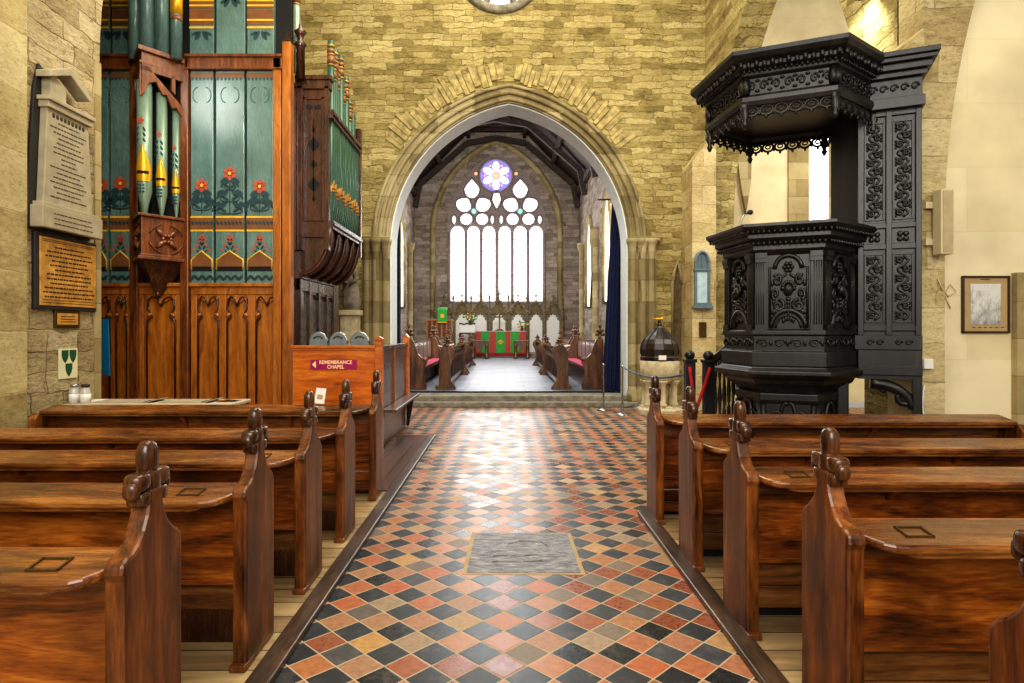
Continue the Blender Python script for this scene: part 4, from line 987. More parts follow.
for s, r, zt, zm, mh in ((.12, .088, 4.66, 3.38, .46), (.47, .066, 4.56, 3.36, .36), (.78, .052, 4.45, 3.3, .3)):
    q = facet(TA, TR, s, -.09, 0); p = round_pipe(q[0], q[1], r, 2.98, 3.26, zt, -math.pi/2 + .3, True, 'pipe', zm=zm, mh=mh)
    mm = MB(); mr = MB()
    yy = q[1] - r - .004
    for k in range(3):
        for sg in (-1, 1): mm.disc((q[0] + sg*r*.42, yy + .03*0 + r*.1, zm + mh + .06 + k*.07), .014, .04, sg*.7, 8); 
    for k in range(3):
        for sg in (-1, 0, 1): mm.disc((q[0] + sg*r*.4, yy + r*.08*abs(sg), zm - .05 - k*.04), .014, .014, .78, 6)
    for k in range(5):
        a = 2*math.pi*k/5; mr.disc((q[0] + r*.3*math.cos(a), yy, zm + mh + .3 + r*.3*math.sin(a)), r*.18, r*.26, a - 1.57, 8)
    part(mm, 'stencilled_leaves', M['teal_dark'], p); part(mr, 'stencilled_flower', M['red_paint'], p)
for s, r in ((.25, .05), (.5, .045), (.75, .04)):
    q = facet(TA, TL, s, -.08, 0); round_pipe(q[0], q[1], r, 2.98, 3.26, 4.4 - s*.2, -math.pi/2 - .4, True, 'pipe', zm=3.34, mh=.28)
# pipes standing on top of the tower and at the right corner
for x, y, r, zt, ring in ((-4.62, 8.02, .1, 6.6, 0), (-4.42, 8.0, .085, 6.6, 0), (-4.25, 8.02, .07, 6.2, 1), (-4.8, 8.05, .08, 6.2, 0)):
    round_pipe(x, y, r, 5.0, 5.01, zt, -1.57, False, 'teal', ring=ring)
round_pipe(-2.93, 8.32, .05, 5.0, 5.05, 5.72, -1.57, False, 'pipe', ring=True)
round_pipe(-2.86, 8.5, .05, 5.0, 5.05, 6.3, -1.57, False, 'pipe', ring=True)
# side case overhanging the aisle
XS = -2.41
def near_panel(m):
    m.box(-2.84, XS, 8.47, 8.53, 2.78, 4.84); m.box(-2.86, XS + .03, 8.44, 8.56, 4.8, 4.92); m.box(-2.86, XS + .05, 8.42, 8.56, 4.92, 4.98)
    m.box(XS - .055, XS + .01, 8.44, 8.53, 2.6, 4.84); m.box(-2.84, -2.76, 8.44, 8.53, 2.6, 4.84)
    m.box(-2.76, -2.72, 8.455, 8.5, 3.05, 4.7); m.box(XS - .1, XS - .06, 8.455, 8.5, 3.05, 4.7); m.box(-2.76, XS - .06, 8.455, 8.5, 4.66, 4.72); m.box(-2.76, XS - .06, 8.455, 8.5, 3.0, 3.05)
O(near_panel, 'side_case_end', M['organ_dark'], .006)
def holes(m):
    c = (-2.74 + XS - .08)/2
    for z, s in ((4.05, .085), (3.78, .05), (3.5, .085), (3.3, .03), (4.25, .03)):
        m.prism([(c - s, z), (c, z - s*1.2), (c + s, z), (c, z + s*1.2)], 'Y', 8.464, 8.472)
    m.box(c - .008, c + .008, 8.464, 8.472, 3.3, 4.4)
    for sg in (-1, 1): m.disc((c + sg*.06, 8.463, 4.56), .05, .03, 0, 10)
O(holes, 'pierced_diamonds', M['black'])
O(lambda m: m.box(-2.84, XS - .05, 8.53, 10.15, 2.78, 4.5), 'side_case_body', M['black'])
N_ = 15
for i in range(N_):
    y = 8.62 + i*(10.05 - 8.62)/(N_ - 1)
    tall = {0: 5.52, 1: 5.35, 2: 5.5, 3: 5.3, 5: 5.55, 6: 5.2, 8: 5.35, 10: 5.1, 12: 4.95}.get(i, 4.45)
    round_pipe(XS - .01, y, .047, 3.0, 3.26, tall, -.35, True, 'pipe_dark', zm=3.36 + (.07 if i % 4 == 0 else .04 if i % 2 else 0), mh=.16, ring=tall > 5)
def rails(m):
    for z in (2.90, 4.42):
        m.box(XS - .06, XS + .05, 8.5, 10.15, z, z + .05); m.box(XS - .06, XS + .075, 8.5, 10.17, z + .05, z + .09); m.box(XS - .06, XS + .06, 8.5, 10.15, z + .09, z + .12)
    m.box(XS - .06, XS + .06, 10.1, 10.18, 2.7, 4.8)
    for i in range(26): m.box(XS + .05, XS + .06, 8.55 + i*.062, 8.58 + i*.062, 4.39, 4.43)
O(rails, 'side_case_rail', M['organ_dark'], .006)
def cove(m):
    pr = [(-2.42, 2.9)] + [(-2.42 - .4*(1 - math.cos(t)), 2.9 - .62*math.sin(t)) for t in [i*math.pi/2/8 for i in range(1, 9)]] + [(-2.86, 2.28), (-2.86, 2.9)]
    m.prism(pr, 'Y', 8.5, 10.15, smooth=False)
    for y in (8.5, 8.9, 9.32, 9.74, 10.12): m.tube([(-2.40 - .4*(1 - math.cos(t)), y, 2.9 - .63*math.sin(t)) for t in [i*math.pi/2/10 for i in range(11)]], .035, 6)
    m.box(-2.86, -2.76, 8.45, 10.18, 2.22, 2.30)
O(cove, 'cove', M['organ_dark'])
def doors(m):
    for y in (8.46, 8.86, 9.3, 9.72, 10.1): m.box(-2.86, -2.79, y, y + .07, 0, 2.22)
    m.box(-2.86, -2.795, 8.46, 10.17, 2.06, 2.22); m.box(-2.86, -2.795, 8.46, 10.17, .4, .55); m.box(-2.86, -2.8, 8.46, 10.17, 0, .1)
    for y in (8.9, 9.36, 9.76):                                       # shallow shouldered heads
        m.prism([(y, 2.06), (y + .34, 2.06), (y + .34, 1.96), (y + .3, 2.03), (y + .04, 2.03), (y, 1.96)], 'X', -2.85, -2.81)
O(doors, 'console_doors', M['organ_dark'], .006)
O(lambda m: m.box(-2.845, -2.835, 8.5, 10.1, .5, 2.1), 'door_glass', M['glass_dim'])

# ------------------------------------------------------------------ chapel screen, sign, chairs
YS = 7.5
scr = thing('chapel_screen', 'honey coloured oak screen enclosing the chapel seats beside the aisle', 'screen', (-2.0, 7.6, 0))
def S(fn, name, mat, bevel=.006, label=None): m = MB(); fn(m); return part(m, name, mat, scr, True, bevel, label)
S(lambda m: m.box(-2.57, -1.56, YS, YS + .04, 0, 1.29), 'front_panel', M['screen_wood'])
S(lambda m: (m.box(-2.59, -1.55, YS - .03, YS + .07, 1.29, 1.325), m.box(-2.59, -1.55, YS - .015, YS + .055, 1.265, 1.29)), 'top_rail', M['screen_wood'])
S(lambda m: (m.box(-1.57, -1.48, YS - .03, YS + .07, 0, 1.38), m.prism([(-1.575, 1.38), (-1.475, 1.38), (-1.475, 1.41), (-1.525, 1.44), (-1.575, 1.41)], 'Y', YS - .035, YS + .075)), 'post', M['screen_wood'])
S(lambda m: (m.box(-1.57, -1.48, 9.52, 9.62, .45, 1.40), m.prism([(-1.575, 1.40), (-1.475, 1.40), (-1.525, 1.46)], 'Y', 9.515, 9.625)), 'post', M['screen_wood'])
S(lambda m: m.box(-1.545, -1.515, YS + .07, 9.52, .55, 1.28), 'side_panel', M['darkboards'], .0)
S(lambda m: (m.box(-1.56, -1.49, YS + .07, 9.52, 1.28, 1.32),), 'side_rail', M['organ_dark'])
S(lambda m: m.box(-1.555, -1.495, 8.42, 8.48, .5, 1.28), 'mullion', M['organ_wood'])
S(lambda m: (m.box(-1.56, -1.33, YS + .1, 9.72, .50, .535), m.box(-1.56, -1.47, YS + .07, 9.72, .44, .50)), 'bench_ledge', M['darkboards'])
S(lambda m: m.box(-1.58, -1.55, YS + .07, 9.72, .026, .46), 'kick_panel', M['darkboards'], 0)
S(lambda m: m.prism([(-1.54, .02), (-1.5, .02), (-1.42, .46), (-1.54, .5)], 'Y', 9.68, 9.72), 'bench_bracket', M['organ_dark'])
sg = thing('chapel_sign', 'magenta sign with arrow and pale letters on the honey oak screen', 'sign', (PX(333.75, YS), YS - .004, PZ(364.5, YS)))
w2, hh = PX(357, YS) - PX(333.75, YS), PZ(360, YS) - PZ(370, YS)
mb = MB(); mb.box(-w2, w2, -.004, .003, -hh/2, hh/2); part(mb, 'sign_board', M['magenta'], sg, False)
mb = MB(); mb.prism([(-w2*.92, 0), (-w2*.76, .045), (-w2*.76, -.045)], 'Y', -.007, -.003); part(mb, 'arrow', M['sign_text'], sg, False)
text_part('REMEMBRANCE', .062, M['sign_text'], sg, Matrix.Translation((.025, -.006, .026)) @ TXT, bold=.0012, xs=.92)
text_part('CHAPEL', .062, M['sign_text'], sg, Matrix.Translation((.025, -.006, -.03)) @ TXT, bold=.0012, xs=.92)
def chair(x, lb):
    c = thing('stacking_chair', lb, 'chair', (x, 8.0, .0), 0, 'grey chairs behind the chapel screen')
    def bk(m):
        pr = [(-.115, 1.06), (.115, 1.06)] + [(.115*math.cos(a)*(1), 1.34 + .14*math.sin(a)) for a in [math.pi*i/12 for i in range(13)]]
        m.prism(pr, 'Y', -.02, .02)
    b = L(bk, 'backrest', M['grey_seat'], c, .008)
    L(lambda m: m.tube([(.118*math.cos(a), -.0, 1.34 + .143*math.sin(a)) for a in [math.pi*i/12 for i in range(13)]], .011, 6), 'backrest_rim', M['chrome'], b)
    L(lambda m: m.tube([(.055*math.cos(a), -.022, 1.40 + .03*math.sin(a)) for a in [math.pi*i/8 for i in range(9)]], .008, 6), 'hand_slot', M['slate'], b)
    L(lambda m: m.box(-.118, .118, -.02, .3, .78, .83), 'seat', M['grey_seat'], c, .015)
    for sx in (-.11, .11):
        for y in (0, .28): L(lambda m: m.tube([(sx, y, 0), (sx, y, .8 if y else 1.3)], .011, 6), 'leg', M['chrome'], c)
for px, lb in ((318.5, 'grey round-backed chair next to the organ, behind the oak screen'), (338.5, 'middle grey round-backed chair of three behind the oak screen'), (360, 'grey round-backed chair next to the corner post of the oak screen')):
    chair(PX(px, 8.0), lb)
# old carved figure on its pedestal between organ and arch
st = thing('stone_statue', 'weathered draped stone figure on pedestal between organ and chancel arch', 'statue', (-2.98, 11.95, 0))
mb = MB(); mb.box(-3.14, -2.82, 11.8, 12.1, 0, 1.8); mb.box(-3.18, -2.78, 11.76, 12.14, 1.8, 1.9); mb.box(-3.18, -2.78, 11.76, 12.14, 0, .2); part(mb, 'pedestal', M['stone_pale'], st, bevel=.01)
mb = MB()
rings = []
for t, w, d, xo in ((0, .15, .12, .02), (.1, .17, .13, .02), (.35, .15, .12, 0), (.55, .13, .1, -.02), (.68, .15, .1, -.04), (.78, .13, .09, -.05), (.84, .05, .05, -.05), (.88, .05, .05, -.05)):
    rings.append([(-2.98 + xo + w*math.cos(a)*(1 + .08*math.cos(5*a)), 11.95 + d*math.sin(a)*(1 + .08*math.cos(5*a)), 1.9 + t*1.15) for a in [2*math.pi*i/20 for i in range(20)]])
mb.loft(rings, True, True, True); mb.ell((-3.03, 11.94, 2.98), (.07, .08, .095), 1, 12, 8)
mb.tube([(-3.14, 11.9, 2.72), (-3.16, 11.84, 2.5), (-3.0, 11.8, 2.42)], [.05, .045, .03], 8); mb.tube([(-2.9, 11.9, 2.72), (-2.83, 11.84, 2.5), (-2.95, 11.8, 2.4)], [.05, .045, .03], 8)
part(mb, 'figure', M['stone_grey'], st)
# ================================================================== RIGHT SIDE: PULPIT, FONT, TABLETS
pul = thing('pulpit', 'black carved oak pulpit with canopy and stair, set against the stone pier', 'pulpit', (2.86, 6.28, 0), math.atan2(-.4, .917))
def Q(fn, name, mat='pulpit', bevel=0.0, parent=None, label=None):
    m = MB(); fn(m); return part(m, name, M[mat], parent or pul, False, bevel, label)
def hexl(m, prof): m.lathe(prof, 6, (0, 0), 0, False)
def hex_edge(R, k, s, z, out=0.0):
    """point on face k of a hexagon of radius R, s in 0..1 along it"""
    a0, a1 = math.radians(60*k), math.radians(60*(k + 1))
    p = Vector((R*math.cos(a0), R*math.sin(a0))).lerp(Vector((R*math.cos(a1), R*math.sin(a1))), s)
    am = (a0 + a1)/2; p += Vector((math.cos(am), math.sin(am)))*out
    return (p.x, p.y, z)
FR = (3, 4, 5)                      # faces seen: left, front, right
RB = .575
Q(lambda m: hexl(m, [(.3, .0), (.52, .0), (.52, .1), (.47, .14), (.47, .8), (.5, .84), (.5, .9), (.44, .93)]), 'pedestal', bevel=.006)
def ped(m):
    for k in FR:
        for s in (.04, .96): m.tube([hex_edge(.47, k, s, z, .01) for z in (.14, .8)], .025, 6)
        for sg in (-1, 1):
            m.tube([hex_edge(.47, k, .5 + sg*.36*t, .66 - .5*(t**1.5) if 0 else .80 - .42*t + .1*math.sin(t*6), .014) for t in [i/8 for i in range(9)]], .018, 6)
            m.tube([hex_edge(.47, k, .5 + sg*(.22 + .12*math.cos(a)), .66 + .07*math.sin(a), .012) for a in [2*math.pi*i/10 for i in range(10)]], .012, 6, True)
Q(ped, 'pedestal_carving')
Q(lambda m: hexl(m, [(.44, .9), (.5, .95), (.58, 1.0), (.6, 1.04), (.66, 1.06), (.7, 1.09), (.7, 1.12), (.64, 1.15), (.62, 1.17)]), 'base_moulding', bevel=.004)
Q(lambda m: hexl(m, [(.55, 1.15), (.635, 1.17), (.635, 1.30), (.605, 1.315), (.605, 1.455), (.625, 1.465), (.625, 1.5), (.59, 1.52), (.3, 1.52)]), 'lower_frieze', bevel=.004)
Q(lambda m: hexl(m, [(RB, 1.5), (RB, 2.22), (RB + .02, 2.24), (.62, 2.27), (.62, 2.31), (.66, 2.34), (.7, 2.37), (.7, 2.41), (.76, 2.44), (.79, 2.47), (.79, 2.5), (.62, 2.5), (.6, 2.3), (.5, 2.3)]), 'tub', bevel=.004)
# pilasters on the corners
for k in (3, 4, 5, 6):
    for s0, kk in ((0.0, k), (1.0, k - 1)):
        if kk not in (2, 3, 4, 5): continue
        def pil(m):
            for j in range(4):
                s = .02 + j*.035; s = s if s0 == 0 else 1 - s
                m.tube([hex_edge(RB, kk, s, z, .022) for z in (1.56, 2.16)], .011, 5)
            a = [hex_edge(RB, kk, t, 0, .0)[:2] for t in ((0, .17) if s0 == 0 else (.83, 1))]
            b = [hex_edge(RB, kk, t, 0, .03)[:2] for t in ((.17, 0) if s0 == 0 else (1, .83))]
            m.prism(a + b, 'Z', 1.53, 2.2)
            for z0, z1, o in ((1.5, 1.56, .045), (2.15, 2.19, .045), (2.19, 2.24, .055)):
                b2 = [hex_edge(RB, kk, t, 0, o)[:2] for t in ((.18, 0) if s0 == 0 else (1, .82))]; m.prism(a + b2, 'Z', z0, z1)
        Q(pil, 'pilaster')
def arc(m, R, k, cs, cz, rs, rz, a0, a1, r, out, n=12):
    m.tube([hex_edge(R, k, cs + rs*math.cos(a0 + (a1 - a0)*i/n), cz + rz*math.sin(a0 + (a1 - a0)*i/n), out) for i in range(n + 1)], r, 6)
def scroll(m, R, k, cs, cz, rs, rz, a0, turns, r, out, n=16, flip=1):
    m.tube([hex_edge(R, k, cs + flip*rs*(1 - .85*i/n)*math.cos(a0 + turns*2*math.pi*i/n), cz + rz*(1 - .85*i/n)*math.sin(a0 + turns*2*math.pi*i/n), out) for i in range(n + 1)], [r*(1 - .4*i/n) for i in range(n + 1)], 6)
for k in (3, 4, 5):
    def carve(m):
        R = RB
        m.tube([hex_edge(R, k, s, z, .01) for s, z in ((.22, 1.54), (.22, 2.1), (.3, 2.1))], .012, 5); m.tube([hex_edge(R, k, s, z, .01) for s, z in ((.78, 1.54), (.78, 2.1), (.7, 2.1))], .012, 5)
        arc(m, R, k, .5, 2.09, .2, .12, 0, math.pi, .02, .015); arc(m, R, k, .5, 1.53, .26, .165, 0, math.pi, .022, .015); arc(m, R, k, .5, 1.53, .19, .12, 0, math.pi, .012, .012)
        for a in (-.8, -.4, 0, .4, .8): m.ell(hex_edge(R, k, .5 + .1*math.sin(a), 1.55 + .07*math.cos(a), .012), (.014, .014, .026), 1, 8, 6)
        for j in range(6): a = j*math.pi/3; m.ell(hex_edge(R, k, .5 + .055*math.cos(a), 2.1 + .035*math.sin(a), .016), (.02, .02, .02), 1, 8, 6)
        m.ell(hex_edge(R, k, .5, 2.1, .022), (.018, .018, .018), 1, 8, 6)
        # cherub mask
        m.ell(hex_edge(R, k, .5, 1.885, .03), (.042, .042, .055), 1, 12, 10); m.ell(hex_edge(R, k, .5, 1.88, .07), (.01, .01, .016), 1, 8, 6)
        for j in range(9):
            a = math.pi*j/8; m.ell(hex_edge(R, k, .5 + .085*math.cos(a), 1.9 + .06*math.sin(a), .03), (.019, .019, .019), 1, 8, 6)
        for sg in (-1, 1):
            scroll(m, R, k, .5 + sg*.17, 1.98, .07, .055, math.pi/2, 1.3, .016, .016, flip=sg); scroll(m, R, k, .5 + sg*.19, 1.85, .06, .06, -math.pi/2, 1.3, .016, .016, flip=sg)
            scroll(m, R, k, .5 + sg*.15, 1.74, .1, .06, math.pi/2, 1.4, .017, .016, flip=sg); scroll(m, R, k, .5 + sg*.2, 1.66, .05, .045, 0, 1.2, .013, .014, flip=sg)
            m.tube([hex_edge(R, k, .5 + sg*(.02 + .2*t), 2.035 - .03*math.sin(t*3), .016) for t in [i/6 for i in range(7)]], .012, 5)
            for j in range(4): m.ell(hex_edge(R, k, .5 + sg*(.24 - .01*j), 1.95 - j*.09, .012), (.016, .016, .03), 1, 8, 6)
        for j in range(5): m.ell(hex_edge(R, k, .5, 1.8 - j*.035, .02), (.022 - .003*j, .02, .02), 1, 8, 6)
    Q(carve, 'carved_panel')
def frieze(m):
    for k in (2, 3, 4, 5):
        for j in range(4):
            c = .14 + j*.24; s = 1 if j % 2 else -1
            scroll(m, .605, k, c, 1.385, .09, .045, 0, 1.3, .011, .01, flip=s); m.ell(hex_edge(.605, k, c + .11, 1.385, .006), (.014, .014, .03), 1, 6, 5)
        for j in range(14): m.ell(hex_edge(.655, k, (j + .5)/14, 2.325, .02), (.014, .014, .018), .7, 6, 5)
        for j in range(16): m.ell(hex_edge(.745, k, (j + .5)/16, 2.425, .01), (.012, .012, .016), .7, 6, 5)
Q(frieze, 'carved_frieze')
# back board: leaf on the back right face and a two-panelled wing against the pier
def back(m):
    a, b = hex_edge(.62, 0, 0, 0), hex_edge(.62, 0, .66, 0); a2, b2 = hex_edge(.62, 0, 0, 0, .05), hex_edge(.62, 0, .66, 0, .05)
    m.prism([a[:2], b[:2], b2[:2], a2[:2]], 'Z', 1.2, 3.75)
Q(back, 'back_board', bevel=.004)
W0, W1 = .62, 1.145
def wing(m):
    m.box(W0, W1, .0, .05, 1.16, 3.7); m.box(W0, W1, -.05, .05, 1.16, 1.32); m.box(W0 - .03, W1, -.06, .05, 1.32, 1.46); m.box(W0, W1, -.07, .05, 1.08, 1.17)
    for x in (W0, W0 + .235, W1 - .05): m.box(x, x + .05, -.03, .02, 1.46, 3.68)
    for z in (1.5, 2.28, 2.48, 3.55): m.box(W0, W1, -.025, .02, z, z + .055)
Q(wing, 'wing_board', bevel=.005)
def wcarve(m):
    for x0 in (W0 + .06, W0 + .295):
        w = .165
        for z0, z1 in ((1.58, 2.24), (2.56, 3.5)):
            for q in ((x0, x0 + .012, z0, z1), (x0 + w - .012, x0 + w, z0, z1), (x0, x0 + w, z0, z0 + .012), (x0, x0 + w, z1 - .012, z1)): m.box(q[0], q[1], -.018, .0, q[2], q[3])
            n = int((z1 - z0 - .05)/.078); st = (z1 - z0 - .05)/n
            m.tube([(x0 + w/2 + .042*math.sin(math.pi*i/6), -.006, z0 + .025 + (z1 - z0 - .05)*i/(6*n)) for i in range(6*n + 1)], .011, 6)
            for j in range(n):
                z = z0 + .025 + st*(j + .5); s = -1 if j % 2 else 1
                m.tube([(x0 + w/2 - s*.022 + s*.036*(1 - .8*i/12)*math.cos(.3 + 9*i/12), -.009, z + .036*(1 - .8*i/12)*math.sin(.3 + 9*i/12)) for i in range(13)], .011, 6)
                for dz in (-.03, 0, .03): m.ell((x0 + w/2 - s*.058, -.003, z + dz), (.012, .012, .015), 1, 6, 5)
        for a in range(4): m.ell((x0 + w/2 + .035*math.cos(.78 + a*1.57), -.004, 2.4 + .035*math.sin(.78 + a*1.57)), (.025, .014, .025), .8, 8, 6)
        for j in range(2): m.tube([(x0 + .04 + j*.08 + .03*(1 - .8*i/10)*math.cos(7*i/10), -.062, 1.39 + .03*(1 - .8*i/10)*math.sin(7*i/10)) for i in range(11)], .01, 5)
Q(wcarve, 'wing_carving')
def brk(m):
    m.box(W1 - .07, W1, -.05, .05, .72, 1.08); m.box(W0, W1, -.045, .045, 1.04, 1.09)
    m.tube([(W1 - .42 + .35*math.sin(t), -.0, 1.02 - .02 - .24*(1 - math.cos(t))) for t in [i*math.pi/2/10 for i in range(11)]], [.06 - .002*i for i in range(11)], 8)
    m.tube([(W1 - .13 + .07*(1 - .8*i/14)*math.cos(2.2 + 9*i/14), 0, .86 + .07*(1 - .8*i/14)*math.sin(2.2 + 9*i/14)) for i in range(15)], .028, 8)
    m.tube([(W1 - .3 + .05*(1 - .8*i/14)*math.cos(5 - 9*i/14), 0, .97 + .05*(1 - .8*i/14)*math.sin(5 - 9*i/14)) for i in range(15)], .022, 8)
    m.ell((W1 - .04, 0, .7), (.03, .05, .05), 1, 8, 6)
Q(brk, 'scroll_bracket')
Q(lambda m: m.box(.44, .54, -.08, .06, 0, 1.1), 'support_post', bevel=.01)
# canopy
RC = .93
can = Q(lambda m: hexl(m, [(.5, 3.70), (.68, 3.70), (.72, 3.62), (.78, 3.60), (.80, 3.64), (.80, 3.68), (.755, 3.71), (.755, 3.86), (.79, 3.88), (.80, 3.91), (.86, 3.935), (.86, 3.97), (.92, 4.0), (.95, 4.035), (.95, 4.075), (.4, 4.12)]), 'canopy', bevel=.004)
Q(lambda m: hexl(m, [(.05, 3.74), (.7, 3.70), (.7, 3.66), (.05, 3.66)]), 'sounding_board', bevel=0, parent=can)
def cwing(m):
    for z0, z1, o in ((3.60, 3.70, .03), (3.70, 3.88, 0), (3.88, 3.93, .05), (3.93, 3.99, .1), (3.99, 4.03, .15), (4.03, 4.08, .18)):
        m.box(W0 - .1, W1 + o*.6, -.06 - o, .08, z0, z1)
Q(cwing, 'wing_cornice', bevel=.005, parent=can)
def cfr(m):
    for k in range(6):
        for j in range(7):
            c = .08 + j*.14; s = 1 if j % 2 else -1
            scroll(m, .755, k, c, 3.785, .05, .05, 0, 1.3, .011, .008, 12, s)
        for s in (.02, .98): m.tube([hex_edge(.755, k, s, z, .012) for z in (3.71, 3.78, 3.86)], [.03, .042, .03], 6)
        for j in range(18): m.ell(hex_edge(.8, k, (j + .5)/18, 3.915, .02), (.013, .013, .02), .7, 6, 5)
        for j in range(13): m.ell(hex_edge(.875, k, (j + .5)/13, 3.955 - .012*(j % 2), .01), (.022, .02, .032), .8, 6, 5)
        for j in range(6):
            c = .15 + j*.14; m.ell(hex_edge(.755, k, c, 3.74, .006), (.022, .014, .014), 1, 6, 5); m.ell(hex_edge(.755, k, c, 3.835, .006), (.022, .014, .014), 1, 6, 5)
    for j in range(6):
        x = W0 + .04 + j*.085; m.tube([(x + .035*(1 - .8*i/10)*math.cos(7*i/10), -.066, 3.79 + .04*(1 - .8*i/10)*math.sin(7*i/10)) for i in range(11)], .01, 5)
Q(cfr, 'canopy_carving', parent=can)
def fringe(m):
    for k in range(6):
        n = 6
        for j in range(n):
            c = (j + .5)/n
            m.tube([hex_edge(.75, k, c + .075*math.cos(a), 3.555 + .045*math.sin(a), 0) for a in [2*math.pi*i/12 for i in range(12)]], .013, 6, True)
            m.tube([hex_edge(.75, k, c + .035*math.cos(a), 3.56 + .02*math.sin(a), 0) for a in [2*math.pi*i/8 for i in range(8)]], .009, 5, True)
            m.ell(hex_edge(.75, k, c, 3.495, 0), (.014, .014, .022), 1, 6, 5)
            m.ell(hex_edge(.75, k, j/n, 3.535, 0), (.014, .014, .03), 1, 6, 5)
        m.tube([hex_edge(.75, k, s, 3.605, 0) for s in (0, 1)], .016, 5)
        p = hex_edge(.75, k, 0, 0); m.lathe([(.012, 3.40), (.03, 3.44), (.018, 3.47), (.045, 3.53), (.03, 3.57), (.05, 3.62)], 10, p[:2])
Q(fringe, 'canopy_fringe', parent=can)
# stair at the back left
def W2(fn, name, parent=None, mat='pulpit', bevel=0.0): m = MB(); fn(m); return part(m, name, M[mat], parent or pul, True, bevel)
stair = W2(lambda m: (m.box(2.72, 3.3, 7.62, 7.68, 0, .2), m.box(2.72, 2.78, 7.05, 7.65, .17, .2)), 'stair')
for i in range(6): W2(lambda m: m.box(2.72 + i*.09, 2.86 + i*.09, 7.08, 7.64, .2*(i + 1) - .03, .2*(i + 1)), 'tread', stair, bevel=.004)
def newel(x, y):
    def f(m):
        m.box(x - .055, x + .055, y - .055, y + .055, 0, 1.13); m.box(x - .07, x + .07, y - .07, y + .07, 1.13, 1.17); m.ell((x, y, 1.215), (.06, .06, .055), .9, 12, 8)
    W2(f, 'newel_post', stair, bevel=.006)
newel(2.19, 7.35); newel(2.36, 7.2)
HR0, HR1 = Vector((2.36, 7.2, 1.10)), Vector((2.68, 7.02, 1.46))
W2(lambda m: m.tube([tuple(HR0), tuple(HR1)], .045, 8), 'handrail', stair); W2(lambda m: m.tube([tuple(HR0 + Vector((0, 0, -.95))), tuple(HR1 + Vector((.0, 0, -.9)))], .05, 8), 'stair_string', stair)
for i in range(7):
    q = HR0.lerp(HR1, (i + .6)/7.4)
    W2(lambda m: m.lathe([(.022, q.z - .82), (.022, q.z - .7), (.012, q.z - .66), (.026, q.z - .5), (.012, q.z - .3), (.022, q.z - .18), (.022, q.z - .02)], 8, (q.x, q.y)), 'baluster', stair)
# rail returning behind the newel towards the font
mb = MB()
# microphone on the pulpit rim
mic = thing('microphone', 'small black gooseneck microphone on the rim of the pulpit', 'microphone', (2.56, 6.74, 2.502))
mb = MB(); mb.tube([(2.56, 6.74, 2.502), (2.56, 6.74, 2.62), (2.565, 6.74, 2.7), (2.6, 6.74, 2.76), (2.64, 6.74, 2.785)], .009, 6); mb.lathe([(.03, 2.502), (.03, 2.515)], 10, (2.56, 6.74)); part(mb, 'gooseneck', M['chrome'], mic)
mb = MB(); mb.ell((2.665, 6.74, 2.79), (.032, .024, .026), .8, 10, 8); part(mb, 'microphone_head', M['slate'], mic)
# red rope between the newels
rr = thing('red_rope', 'short red barrier rope slung between the two pulpit stair newels', 'rope', (2.27, 7.27, 1.0))
mb = MB()
for (a, b) in (((2.17, 7.29), (2.21, 7.18)), ((2.36, 7.14), (2.21, 7.18))):
    mb.tube([(a[0] + (b[0]-a[0])*t, a[1] + (b[1]-a[1])*t, 1.08 - .5*t**.9) for t in [i/8 for i in range(9)]], .02, 8)
part(mb, 'cord', M['crimson'], rr)
# ------------------------------------------------------------------ font
FX, FY = PX(659.5, 11.2), 11.2
fo = thing('stone_font', 'round pale stone font on small columns beside the chancel step', 'font', (FX, FY, 0))
L(lambda m: m.lathe([(.42, 0), (.42, .1), (.36, .13), (.36, .16)], 8, (0, 0), .39, False), 'plinth', M['stone_pale'], fo, .008)
L(lambda m: m.lathe([(.16, .16), (.16, .6)], 16), 'shaft', M['stone_pale'], fo)
for i in range(6):
    a = i*math.pi/3 + .5
    L(lambda m: m.lathe([(.075, .16), (.075, .2), (.05, .23), (.05, .52), (.08, .58), (.1, .62)], 10, (.27*math.cos(a), .27*math.sin(a))), 'column', M['stone_pale'], fo)
def basin(m):
    m.lathe([(.2, .56), (.3, .62), (.345, .7), (.35, .95), (.33, .97), (.28, .97), (.28, .9)], 28)
    for i in range(12):
        a = i*math.pi/6; m.tube([(.3*math.cos(a + t), .3*math.sin(a + t), .62 + .06*math.cos(t*9)) for t in (-.17, -.08, 0, .08, .17)], .02, 5)
L(basin, 'basin', M['stone_pale'], fo)
cv = thing('font_cover', 'dark domed oak cover with gilded knob, resting on the stone font', 'font cover', (FX, FY, .972))
L(lambda m: m.lathe([(.345, 0), (.35, .06), (.335, .075), (.335, .11), (.345, .2), (.325, .3), (.28, .38), (.21, .45), (.13, .52), (.07, .58), (.045, .62), (.03, .62)], 12, (0, 0), 0, False), 'dome', M['lead'], cv, .004)
def ribs(m):
    for i in range(12):
        a = i*math.pi/6
        m.tube([(r*math.cos(a), r*math.sin(a), z) for r, z in ((.34, .11), (.348, .2), (.328, .3), (.284, .38), (.214, .45), (.134, .52), (.074, .58))], .012, 5)
L(ribs, 'rib', M['lead'], cv)
L(lambda m: (m.lathe([(.03, .61), (.05, .64), (.03, .67), (.02, .69)], 12), m.ell((0, 0, .7), (.035, .035, .03), 1, 10, 8)), 'finial', M['lead'], cv)
L(lambda m: (m.ell((0, 0, .745), (.085, .03, .022), 1, 12, 8), m.ell((.05, 0, .765), (.03, .022, .022), 1, 10, 8), m.prism([(-.09, .74), (-.14, .77), (-.08, .76)], 'Y', -.01, .01)), 'gilded_bird', M['gold'], cv)
L(lambda m: m.box(-.1, .03, -.36, -.335, .02, .1), 'white_label', M['white'], cv)
